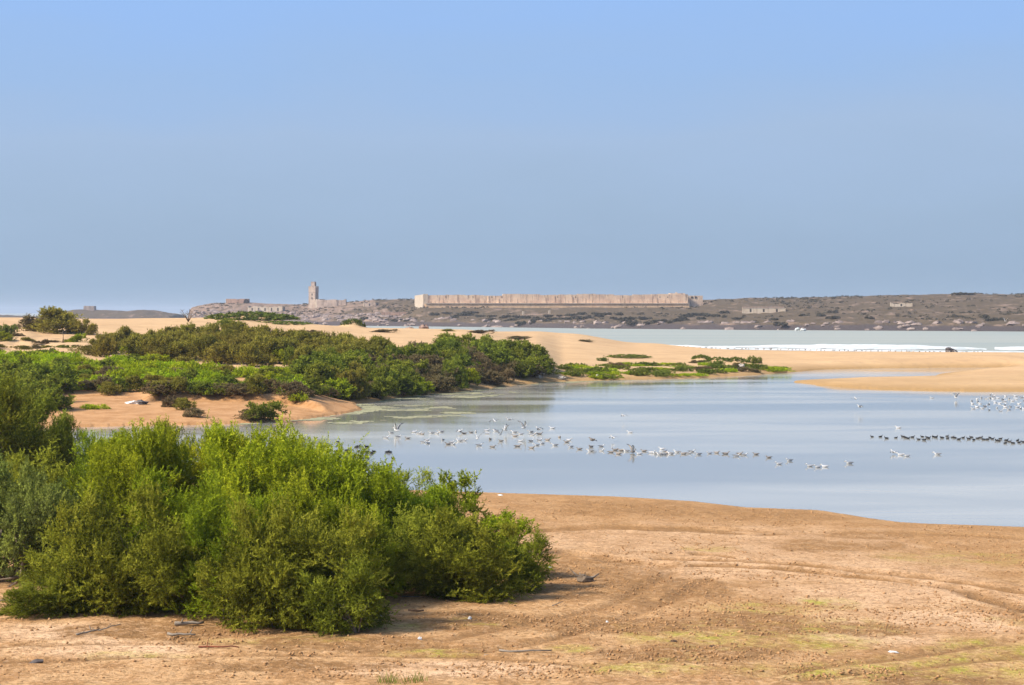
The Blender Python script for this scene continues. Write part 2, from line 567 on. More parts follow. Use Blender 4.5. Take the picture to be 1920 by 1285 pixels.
def land(X, Y, detail=True, full=False):
    X = np.asarray(X, float)
    Y = np.asarray(Y, float)
    px = CX + FPX * X / np.maximum(Y, 1.0)
    sd = shore_dist(X, Y)
    near = 1 - smooth(108, 125, Y + 0.0 * X) * 1.0
    z_near = 0.07 * (1 - np.exp(-np.maximum(sd, 0) / 3.0)) + 0.010 * np.clip(sd, 0, 60)
    z_far = hill_table(px, Y) * smooth(-0.5, 9.0, sd) + 0.18 * (1 - np.exp(-np.maximum(sd, 0) / 1.2))
    z = z_near * near + z_far * (1 - near)
    # spit and beach stay low
    # eroded step along the left bank
    ds = lerp1(px, SC_X, SC_D) + 1.0 * fbm(X / 4, Y * 0 + 3.3, 21, 3)
    inb = smooth(255, 300, px) * (1 - 0.75 * smooth(570, 668, px)) * (1 - smooth(655, 674, px))
    z = z + inb * smooth(0, 3, sd) * (0.80 * smooth(-0.7, 0.7, Y - ds) * np.exp(-np.maximum(Y - ds, 0) / 16.0))
    # scarp on the far side of the pool, and a low ridge along the spit
    ys = (CAM_H - .2) * FPX / (lerp1(px, [1560, 1900, 2300], [690, 688.2, 688]) - HY)
    z = z + 0.50 * smooth(0.3, 5.0, sd) * smooth(0, 5.0, Y - ys) * smooth(1500, 1640, px) * (1 - smooth(1880, 1960, px)) * np.exp(-np.maximum(Y - ys, 0) / 40)
    yr = (CAM_H - .3) * FPX / (lerp1(px, [1488, 1560, 1650, 1900], [717.3, 720, 722.5, 722]) - HY)
    z = z + 0.32 * smooth(-1.0, 1.0, Y - yr) * smooth(1488, 1510, px) * (1 - smooth(1560, 1680, px)) * np.exp(-np.maximum(Y - yr, 0) / 6.0) * smooth(0, 2.5, sd)
    if detail:
        m = smooth(0.3, 5, sd)
        far = smooth(150, 260, Y)
        z = z + m * far * (0.28 * fbm(X / 22, Y / 30, 31, 3) + 0.05 * fbm(X / 6, Y / 6, 33, 2) * (1 - smooth(1400, 1500, px)))
        hum = (1 - smooth(60, 260, px)) * smooth(240, 280, Y) * (1 - smooth(360, 420, Y))
        z = z + m * hum * 0.7 * fbm(X / 5, Y / 7, 35, 3)
        nm = near * smooth(0.2, 3, sd)
        z = z + nm * (0.07 * fbm(X / 6, Y / 7, 41, 3) + 0.035 * fbm(X / 0.9, Y / 0.9, 43, 3))
    for (bpx, bd, brx, bry, bh) in BUMPS:
        bx = (bpx - CX) / FPX * bd
        z = z + bh * np.exp(-((X - bx) / brx) ** 2 - ((Y - bd) / bry) ** 2)
    # sea side
    ysea = lerp1(px, SEA_X, SEA_D)
    z = z * smooth(-2, 60, ysea - Y) + 0.15 * (1 - np.exp(-np.maximum(ysea - Y, 0) / 6))
    z = np.where(Y > ysea, -np.minimum(2.5, 0.03 * (Y - ysea)), z)
    z = np.where(sd < 0, np.maximum(-1.3, 0.07 * sd), z)
    if full:
        return z, sd, px, near, ysea
    return z


def hit(px, py):
    """ground (or water) point seen at a photo pixel"""
    d = np.concatenate([np.arange(36, 130, 0.25), np.arange(130, 720, 0.5)])
    X = (px - CX) / FPX * d
    Zr = CAM_H - (py - HY) / FPX * d
    z = np.maximum(land(X, d, False), 0)
    k = np.nonzero(z >= Zr)[0]
    i = int(k[0]) if len(k) else len(d) - 1
    return float(X[i]), float(d[i]), float(z[i])


# grid rows: fine near the viewer, coarser away
rows = np.concatenate([[26, 30, 34, 38, 42], FPX * CAM_H / (np.arange(1385, 1000, -1.45) - HY), FPX * CAM_H / (np.arange(1000, 925, -0.6) - HY), FPX * CAM_H / (np.arange(924.6, 705, -0.8) - HY),
                       np.arange(302, 480, 0.9), np.arange(480, 700, 2.5)])
U = np.concatenate([np.linspace(-0.46, -0.29, 40, endpoint=False), np.linspace(-0.29, 0.29, 600), np.linspace(0.29, 0.46, 41)[1:]])
GX = rows[:, None] * U[None, :]
GY = np.repeat(rows[:, None], len(U), 1)
GZ, GSD, GPX, GNEAR, GSEA = land(GX, GY, True, True)

# wheel ruts, trampled ground and a shade-darkened litter patch on the mud flat
def world_line(pts, z=0.4):
    return np.array([ground_pt(x, y, z) for x, y in pts])


RUTS = [([(870, 1015), (960, 999), (1060, 989), (1160, 986), (1310, 990), (1420, 993)], 0.52, 1.0),
        ([(870, 1023), (960, 1003), (1060, 993.5), (1160, 991), (1310, 995), (1380, 999)], 0.46, 1.0),
        ([(960, 1022), (1040, 1036), (1150, 1052), (1250, 1063)], 0.45, 0.9),
        ([(1240, 1050), (1450, 1055), (1600, 1070), (1760, 1088), (1930, 1113)], 0.45, 0.9),
        ([(1300, 1062), (1450, 1066), (1600, 1083), (1760, 1101), (1930, 1150)], 0.40, 0.75),
        ([(1330, 1090), (1270, 1130), (1190, 1165), (1060, 1205), (900, 1240)], 0.28, 0.45),
        ([(1260, 1075), (1200, 1115), (1120, 1150), (980, 1185), (830, 1215)], 0.26, 0.45),
        ([(0, 1232), (250, 1225), (520, 1222), (760, 1226), (960, 1232)], 0.25, 0.35),
        ([(0, 1262), (300, 1252), (600, 1246), (900, 1250), (1100, 1265)], 0.25, 0.35),
        ([(1400, 1290), (1560, 1262), (1740, 1235), (1930, 1205)], 0.28, 0.4),
        ([(1500, 1295), (1680, 1268), (1930, 1240)], 0.26, 0.4),
        ([(1420, 1000), (1600, 992), (1930, 1005)], 0.4, 0.5),
        ([(1310, 1040), (1345, 1043), (1365, 1046)], 0.3, 0.9)]
near_rows = rows < 112
NX, NY = GX[near_rows], GY[near_rows]
rut = np.zeros(NX.shape)
rutz = np.zeros(NX.shape)
for k, (pts, w, s) in enumerate(RUTS):
    dd = seg_dist(NX + 0.25 * fbm(NX / 3, NY / 3, 60 + k, 2), NY + 0.25 * fbm(NX / 2, NY / 2, 70 + k, 2), world_line(pts))
    br = np.clip(0.8 + 1.1 * fbm(NX / 1.3, NY / 1.3, 50 + k, 3), 0, 1)
    rut = np.maximum(rut, s * br * np.exp(-(dd / w) ** 2))
    rutz += s * (-0.12 * np.exp(-(dd / w) ** 2) + 0.05 * np.exp(-((dd - 2 * w) / (0.7 * w)) ** 2) * br)
GZ[near_rows] += rutz * (GSD[near_rows] > 1.5)


def blobs(lst, X, Y, seed):
    m = np.zeros(X.shape)
    for (x, y, rx, ry) in lst:
        c = ground_pt(x, y, 0.4)
        sx = rx / FPX * c[1]
        sy = abs(ground_pt(x, y - ry, 0.4)[1] - c[1])
        r = np.sqrt(((X - c[0]) / sx) ** 2 + ((Y - c[1]) / sy) ** 2) + 0.55 * fbm(X / 1.6, Y / 2.6, seed, 4)
        m = np.maximum(m, 1 - smooth(0.45, 1.25, r))
    return m


moss = np.zeros(GX.shape)
dark = np.zeros(GX.shape)
dry = np.zeros(GX.shape)
ruts = np.zeros(GX.shape)
ruts[near_rows] = np.clip(rut * 1.3, 0, 1)
moss[near_rows] = blobs([(1840, 1045, 130, 20), (1690, 1040, 60, 10), (1545, 1138, 55, 12), (1470, 1205, 230, 34), (1300, 1208, 140, 28), (1650, 1275, 300, 26), (1850, 1240, 160, 30), (1420, 1150, 120, 14), (1220, 1272, 130, 16), (1270, 1258, 60, 12),
                         (480, 1218, 110, 9), (590, 1213, 90, 7), (900, 1180, 70, 9), (760, 1190, 60, 9), (1890, 1175, 45, 9), (1080, 1232, 60, 7), (250, 1250, 120, 9),
                         (1700, 1260, 160, 18), (820, 1240, 100, 10), (1330, 1030, 60, 6), (1560, 1180, 90, 14)], NX, NY, 81) * np.clip(0.6 + 0.9 * fbm(NX / 0.7, NY / 0.9, 82, 3), 0, 1)
dark[near_rows] = np.maximum(np.clip(rut * 1.4, 0, 1), 0.95 * blobs([(1110, 1085, 190, 40), (1190, 1110, 160, 30), (1290, 1110, 110, 26), (1430, 960, 160, 12), (1160, 950, 200, 14), (1640, 1000, 120, 9), (1400, 1180, 130, 22),  # first ellipses: the thicket's shade painted in along with its brown leaf litter
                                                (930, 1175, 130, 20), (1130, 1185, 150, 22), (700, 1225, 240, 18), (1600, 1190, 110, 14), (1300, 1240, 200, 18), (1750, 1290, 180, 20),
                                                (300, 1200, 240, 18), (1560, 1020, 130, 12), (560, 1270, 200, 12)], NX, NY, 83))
dry[near_rows] = blobs([(1330, 1015, 420, 40), (1500, 1060, 360, 44), (1720, 1110, 300, 40), (1060, 1015, 120, 12), (1280, 1055, 200, 16), (1640, 1200, 130, 20), (850, 1275, 260, 16),
                        (200, 1240, 180, 20), (100, 1200, 140, 20), (1750, 1170, 220, 26), (1480, 1020, 120, 12)], NX, NY, 85)
# darkened mud is rougher
GZ[near_rows] += dark[near_rows] * 0.05 * fbm(NX / 0.45, NY / 0.45, 47, 2) * smooth(1, 4, GSD[near_rows])
wet = 1 - smooth(0.1, 1.0, GZ + 0.10 * fbm(GX / 7, GY / 9, 91, 3) + 0.35 * smooth(430, 470, GY))
wet = np.maximum(wet, 0.8 * (1 - smooth(0.3, 3.0, GSD)))
seaw = 1 - smooth(2, 16, GSEA - GY)
wet = np.maximum(wet * (1 - smooth(300, 420, GY) * 0.3), 0.55 * seaw)
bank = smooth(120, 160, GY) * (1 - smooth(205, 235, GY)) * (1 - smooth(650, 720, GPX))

t = NT('ground_sand_and_mud')
pos = t.coords()
nbig = t.noise(pos, 0.09, 5.0, 0.6)
nmid = t.noise(pos, 0.55, 6.0, 0.68)
nfin = t.noise(pos, 4.0, 6.0, 0.75)
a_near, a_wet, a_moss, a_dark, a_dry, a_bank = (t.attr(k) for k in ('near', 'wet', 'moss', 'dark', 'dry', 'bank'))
sand = t.mix(t.rng(nbig, 0.35, 0.65), (0.518, 0.338, 0.176), (0.461, 0.292, 0.148))
sand = t.mix(t.math('MULTIPLY', t.rng(nmid, 0.48, 0.68), 0.38), sand, (0.302, 0.194, 0.108))
sand = t.mix(t.math('MULTIPLY', a_wet, 0.8), sand, (0.288, 0.169, 0.061))
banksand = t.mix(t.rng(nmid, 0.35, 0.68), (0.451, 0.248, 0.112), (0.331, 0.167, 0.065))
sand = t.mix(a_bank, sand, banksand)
nsm = t.noise(pos, 1.4, 5.0, 0.72)
nspk = t.noise(pos, 5.5, 4.0, 0.75)
mud = t.mix(t.rng(nmid, 0.42, 0.58), (0.633, 0.378, 0.179), (0.435, 0.232, 0.095))
mud = t.mix(t.math('MULTIPLY', a_dry, t.rng(nmid, 0.3, 0.62, 1.0, 0.55)), mud, (0.859, 0.567, 0.344))
mud = t.mix(t.math('MULTIPLY', t.math('MULTIPLY', a_moss, 0.95), t.rng(nsm, 0.38, 0.56, 1.0, 0.35)), mud, (0.395, 0.405, 0.030))
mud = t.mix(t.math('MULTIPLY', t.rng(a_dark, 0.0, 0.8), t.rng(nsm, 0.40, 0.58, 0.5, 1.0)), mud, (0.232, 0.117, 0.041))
mud = t.mix(t.math('MULTIPLY', t.rng(nsm, 0.53, 0.60), 0.48), mud, (0.266, 0.140, 0.053))
mud = t.mix(t.math('MULTIPLY', t.rng(nspk, 0.53, 0.59), 0.65), mud, (0.192, 0.103, 0.041))
mud = t.mix(t.math('MULTIPLY', t.rng(nspk, 0.46, 0.40), 0.35), mud, (0.836, 0.562, 0.339))
mud = t.mix(t.math('MULTIPLY', t.attr('rut'), t.rng(nfin, 0.3, 0.6, 0.55, 0.95)), mud, (0.164, 0.086, 0.034))
mud = t.mix(t.math('MULTIPLY', a_wet, 0.7), mud, (0.339, 0.181, 0.070))
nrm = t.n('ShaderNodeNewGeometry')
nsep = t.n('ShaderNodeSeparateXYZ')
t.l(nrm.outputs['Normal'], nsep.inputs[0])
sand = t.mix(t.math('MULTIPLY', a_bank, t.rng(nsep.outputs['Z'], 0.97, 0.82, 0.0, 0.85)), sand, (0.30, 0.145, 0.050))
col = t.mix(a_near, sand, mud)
h = t.math('ADD', t.math('MULTIPLY', nfin, t.rng(a_near, 0, 1, 0.35, 1.0)), t.math('MULTIPLY', nmid, 1.2))
t.principled(col, 0.95, 0.12, t.bump(h, 1.0, 0.14))
M_GROUND = t.m

nr, nc = GX.shape
idx = np.arange(nr * nc).reshape(nr, nc)
quads = np.stack([idx[:-1, :-1], idx[:-1, 1:], idx[1:, 1:], idx[1:, :-1]], -1).reshape(-1, 4)
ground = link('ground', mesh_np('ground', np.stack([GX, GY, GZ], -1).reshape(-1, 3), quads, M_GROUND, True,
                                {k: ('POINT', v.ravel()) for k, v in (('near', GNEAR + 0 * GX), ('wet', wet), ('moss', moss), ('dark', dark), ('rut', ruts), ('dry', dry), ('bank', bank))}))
tag(ground, kind='structure')

# ------------------------------------------------------------------ water
def grid_sheet(name, pts_rows, mat):
    A = np.array(pts_rows)
    r, c = A.shape[:2]
    ii = np.arange(r * c).reshape(r, c)
    q = np.stack([ii[:-1, :-1], ii[:-1, 1:], ii[1:, 1:], ii[1:, :-1]], -1).reshape(-1, 4)
    return link(name, mesh_np(name, A.reshape(-1, 3), q, mat, True))


t = NT('lagoon_water')
big = t.noise(t.coords((0.012, 0.045, 1)), 1.0, 4.0, 0.55, 1.2)
streak = t.noise(t.coords((0.03, 0.10, 1)), 1.0, 4.0, 0.6, 1.0)
fine = t.noise(t.coords((1.2, 3.0, 1)), 1.0, 3.0, 0.6)
calm = t.math('MULTIPLY', t.rng(big, 0.30, 0.68), t.rng(streak, 0.25, 0.7, 0.5, 1.0))
rough = t.rng(calm, 0, 1, 0.04, 0.15)
colw = t.mix(calm, (0.225, 0.222, 0.200), (0.440, 0.412, 0.335))
n = t.principled(colw, rough, 0.5, t.bump(fine, 0.07, 0.05))
n.inputs['IOR'].default_value = 1.33
M_LAGOON = t.m
YB = 405.0
lagoon = grid_sheet('lagoon_water', [[(x, y, 0.0) for x in np.linspace(-330, 330, 34)] for y in np.concatenate([np.linspace(40, YB, 40)])], M_LAGOON)
tag(lagoon, kind='structure')

t = NT('sea_water')
fine = t.noise(t.coords((0.05, 0.16, 1)), 1.0, 4.0, 0.6)
big = t.noise(t.coords((0.003, 0.02, 1)), 1.0, 3.0, 0.55)
colw = t.mix(t.rng(big, 0.35, 0.65), (0.265, 0.287, 0.246), (0.318, 0.319, 0.263))
n = t.principled(colw, 0.5, 0.3, t.bump(fine, 0.35, 0.6))
n.inputs['IOR'].default_value = 1.33
M_SEA = t.m
sea = grid_sheet('sea_water', [[(x * k, y, 0.0) for x in np.linspace(-1, 1, 25)] for y, k in ((YB, 600), (700, 900), (1500, 1600), (4000, 5000), (14000, 15000))], M_SEA)
tag(sea, kind='structure')

# breakers: strips of foam with a raised crest, along the beach
t = NT('white_foam')
nf = t.noise(t.coords((0.25, 0.5, 1)), 1.0, 5.0, 0.65)
t.principled(t.mix(t.rng(nf, 0.38, 0.55), (0.367, 0.404, 0.386), (0.538, 0.544, 0.538)), 0.8, 0.2, t.bump(nf, 0.6, 0.5))
M_FOAM = t.m


def foam_strip(name, pxs, offs, width, height, seed, thr, label=None):
    """offs: metres seaward of the beach line, one per px knot"""
    xs = np.linspace(pxs[0], pxs[-1], 420)
    off = np.interp(xs, pxs, offs)
    wd = np.interp(xs, pxs, width)
    ht = np.interp(xs, pxs, height)
    nw = 22
    w = np.linspace(0, 1, nw)
    y0 = np.interp(xs, SEA_X, SEA_D) + off
    Yp = y0[None, :] + w[:, None] * wd[None, :]
    Xp = (xs[None, :] - CX) / FPX * Yp
    Z = 0.02 + ht[None, :] * np.exp(-((w[:, None] - 0.62) / 0.26) ** 2) * (0.55 + 0.6 * (fbm(Xp / 9, Yp / 11, seed, 3) * 0.5 + 0.5)) + 0.06 * fbm(Xp / 2.2, Yp / 2.2, seed + 1, 2)
    edge = np.minimum(w, 1 - w)[:, None] * 4 + 0.9 * fbm(Xp / 14, Yp / 9, seed + 2, 4)
    Z = np.maximum(Z, 0.012)
    ii = np.arange(nw * len(xs)).reshape(nw, len(xs))
    q = np.stack([ii[:-1, :-1], ii[:-1, 1:], ii[1:, 1:], ii[1:, :-1]], -1).reshape(-1, 4)
    keep = (edge[:-1, :-1] > thr).ravel()
    o = link(name, mesh_np(name, np.stack([Xp, Yp, Z], -1).reshape(-1, 3), q[keep], M_FOAM, True))
    tag(o, label, None, None, 'stuff')
    return o


foam_strip('surf_foam', [1190, 1300, 1500, 1800, 2100, 2700], [0, 0, 0, 0, 0, 0], [4, 7, 12, 14, 14, 16], [0.1, 0.3, 0.5, 0.5, 0.45, 0.4], 201, 0.3)
foam_strip('breaker_foam', [1330, 1450, 1600, 1740, 1815, 1850], [26, 30, 30, 32, 40, 44], [3, 13, 18, 16, 9, 3], [0.4, 0.9, 1.3, 1.2, 0.8, 0.3], 207, 0.55)
foam_strip('breaker_foam', [1865, 1900, 2000, 2700], [46, 40, 40, 40], [8, 14, 22, 26], [0.7, 0.9, 1.1, 1.0], 211, 0.5)
foam_strip('breaker_foam', [1180, 1240, 1300, 1380], [14, 12, 12, 20], [2, 8, 12, 4], [0.1, 0.4, 0.5, 0.2], 215, 0.1)

# ------------------------------------------------------------------ island and islets
ISL_PX = np.array([330, 500, 640, 850, 1100, 1400, 1920, 3300], float)
ISL_DF = np.array([1530, 1460, 1390, 1290, 1150, 1060, 975, 930], float)
ISL_DP = 1780.0 - ISL_DF
TOP_PX = np.array([352, 360, 375, 400, 425, 460, 500, 560, 600, 640, 700, 780, 900, 1100, 1330, 1400, 1500, 1600, 1700, 1780, 1810, 1850, 1920, 3300], float)
TOP_Y = np.array([585, 577, 573, 569, 567.5, 567, 569.5, 571, 570, 568.5, 562.5, 561, 560, 561, 562.5, 559.5, 558.5, 556, 553, 551.5, 550, 552, 552, 556], float)
CREST_T = 0.62


FORT_PX, FORT_END, FORT_D, FORT_ROT = 797.0, 1292.0, 1400.0, math.radians(6.0)
FORT_Z = CAM_H + (HY - 575.4) * FORT_D / FPX


def island_z(X, Y):
    px = CX + FPX * X / Y
    df = np.interp(px, ISL_PX, ISL_DF)
    dp = np.interp(px, ISL_PX, ISL_DP)
    dist = Y - df
    tt = dist / dp
    ytop = np.interp(px, TOP_PX, TOP_Y) + 0.7 * fbm(px / 14, Y * 0 + 2.0, 301, 3)
    zc = CAM_H + (HY - ytop) * (df + CREST_T * dp) / FPX
    zcliff = 3.4 + 1.3 * fbm(X / 35, Y / 35, 303, 3)
    lin = np.clip((dist - 6) / (CREST_T * dp - 6), 0, 1)
    ease = lin * lin * (3 - 2 * lin)
    z = zcliff * smooth(0.0, 9.0, dist) + (zc - zcliff) * (0.4 * ease + 0.6 * lin)
    # a bench below the fort
    cap = CAM_H + (HY - (577.3 + 0.8 * fbm(px / 30, Y / 60, 309, 2))) * Y / FPX
    m = smooth(745, 800, px) * (1 - smooth(1290, 1345, px)) * (1 - smooth(1440, 1520, Y))
    z = z - m * np.maximum(z - cap, 0)
    z = z + m * smooth(1330, 1392, Y) * np.maximum(cap - z, 0)
    low = smooth(0.0, 18, dist) * (1 - 0.75 * smooth(0.5, CREST_T, tt)) * (1 - 0.75 * m * (z > cap - 1.0))
    z = z + (1.0 * fbm(X / 16, Y / 26, 305, 4) + 0.9 * np.abs(fbm(X / 7, Y / 12, 307, 3))) * low
    z = z * (1 - smooth(0.85, 1.0, tt)) - 1.5 * (1 - smooth(-4.0, 1.0, dist))
    z = np.where(px < 360, z * smooth(346, 358, px) - 1.5 * (1 - smooth(346, 350, px)), z)
    return z


def island_hit(px, py):
    df = float(np.interp(px, ISL_PX, ISL_DF))
    d = df + np.linspace(0.0, CREST_T + 0.05, 800) * float(np.interp(px, ISL_PX, ISL_DP))
    X = (px - CX) / FPX * d
    Zr = CAM_H - (py - HY) / FPX * d
    z = island_z(X, d)
    k = np.nonzero(z >= Zr)[0]
    i = int(k[0]) if len(k) else int(np.argmax(z - Zr))
    return float(X[i]), float(d[i]), float(z[i])


t = NT('island_rock_and_scrub')
pos = t.coords()
sep = t.n('ShaderNodeSeparateXYZ')
t.l(pos, sep.inputs[0])
nb = t.noise(t.coords((1, 0.6, 2.2)), 0.022, 5.0, 0.65)
nm = t.noise(t.coords((1, 0.45, 2.5)), 0.09, 6.0, 0.7)
nf = t.noise(pos, 0.5, 5.0, 0.7)
rock = t.mix(t.rng(nf, 0.35, 0.65), (0.286, 0.196, 0.140), (0.179, 0.123, 0.092))
scr = t.mix(t.rng(nf, 0.4, 0.62), (0.086, 0.064, 0.036), (0.119, 0.082, 0.050))
left = t.math('MULTIPLY', t.rng(sep.outputs['X'], -170, -40, 0.18, 0.0), t.rng(sep.outputs['X'], -360, -310, -0.1, 1.0))
rk = t.rng(t.math('ADD', t.math('ADD', nm, t.math('MULTIPLY', nb, 0.35)), left), 0.71, 0.86)
c = t.mix(rk, scr, rock)
zz = t.math('ADD', sep.outputs['Z'], t.math('MULTIPLY', nm, 2.5))
c = t.mix(t.rng(zz, 3.4, 5.2, 1.0, 0.0), c, (0.065, 0.052, 0.050))
t.principled(c, 0.95, 0.1, t.bump(t.math('ADD', nf, t.math('MULTIPLY', nm, 2)), 0.9, 0.8))
M_ISLAND = t.m

ipx = np.concatenate([np.linspace(340, 420, 90, endpoint=False), np.linspace(420, 1990, 900, endpoint=False), np.linspace(1990, 2900, 60)])
it = np.concatenate([np.linspace(-0.03, 0.05, 34, endpoint=False), np.linspace(0.05, 0.65, 130, endpoint=False), np.linspace(0.65, 1.0, 12)])
idf = np.interp(ipx, ISL_PX, ISL_DF)
IY = idf[None, :] + it[:, None] * np.interp(ipx, ISL_PX, ISL_DP)[None, :]
IX = (ipx[None, :] - CX) / FPX * IY
IZ = island_z(IX, IY)
ii = np.arange(IX.size).reshape(IX.shape)
q = np.stack([ii[:-1, :-1], ii[:-1, 1:], ii[1:, 1:], ii[1:, :-1]], -1).reshape(-1, 4)
tag(link('island_terrain', mesh_np('island_terrain', np.stack([IX, IY, IZ], -1).reshape(-1, 3), q, M_ISLAND, True)), kind='structure')


def islet(name, cx, d, pts, mat, depth=90.0, seed=1):
    """low rocky islet: pts = (photo x, top row) along its length"""
    xs = np.array([p[0] for p in pts], float)
    ys = np.array([p[1] for p in pts], float)
    px = np.linspace(xs[0], xs[-1], 150)
    w = np.linspace(-1, 1, 28)
    top = CAM_H + (HY - np.interp(px, xs, ys)) * d / FPX
    endf = np.minimum(smooth(xs[0], xs[0] + 12, px), 1 - smooth(xs[-1] - 12, xs[-1], px))
    Yp = d + w[:, None] * depth + 0 * px[None, :]
    Xp = (px[None, :] - CX) / FPX * d + 0 * w[:, None]
    Z = top[None, :] * (1 - np.abs(w[:, None]) ** 2.2) * (0.9 + 0.0 * px[None, :]) + 1.6 * fbm(Xp / 20, Yp / 30, seed, 4)
    Z = Z * (0.15 + 0.85 * endf[None, :]) - 2.0 * (np.abs(w[:, None]) > 0.97) - 1.5 * (1 - endf[None, :])
    ii = np.arange(Xp.size).reshape(Xp.shape)
    q = np.stack([ii[:-1, :-1], ii[:-1, 1:], ii[1:, 1:], ii[1:, :-1]], -1).reshape(-1, 4)
    tag(link(name, mesh_np(name, np.stack([Xp, Yp, Z], -1).reshape(-1, 3), q, mat, True)), kind='structure')


islet('rocky_islet_terrain', 225, 2300, [(98, 594), (115, 583), (130, 580), (150, 578.5), (165, 578), (190, 579), (215, 580), (240, 582), (262, 579.5), (285, 580), (305, 584), (330, 588), (345, 595)], M_ISLAND, 90, 311)
islet('low_islet_terrain', 20, 2600, [(-160, 592), (-80, 588), (-20, 589.5), (20, 590.5), (60, 593), (75, 597)], M_ISLAND, 70, 313)

# ------------------------------------------------------------------ plants
def tube_mesh(paths, n=5):
    V, F = [], []
    for pts, rad in paths:
        pts = [Vector(p) for p in pts]
        o = len(V)
        for i, p in enumerate(pts):
            d = (pts[min(i + 1, len(pts) - 1)] - pts[max(i - 1, 0)]).normalized()
            a = d.orthogonal().normalized()
            b = d.cross(a)
            for k in range(n):
                V.append(p + (a * math.cos(2 * math.pi * k / n) + b * math.sin(2 * math.pi * k / n)) * rad[i])
        for i in range(len(pts) - 1):
            for k in range(n):
                F.append((o + i * n + k, o + i * n + (k + 1) % n, o + (i + 1) * n + (k + 1) % n, o + (i + 1) * n + k))
    return np.array([tuple(v) for v in V]), np.array(F)


def unit(v):
    return v / (np.linalg.norm(v, axis=-1, keepdims=True) + 1e-9)


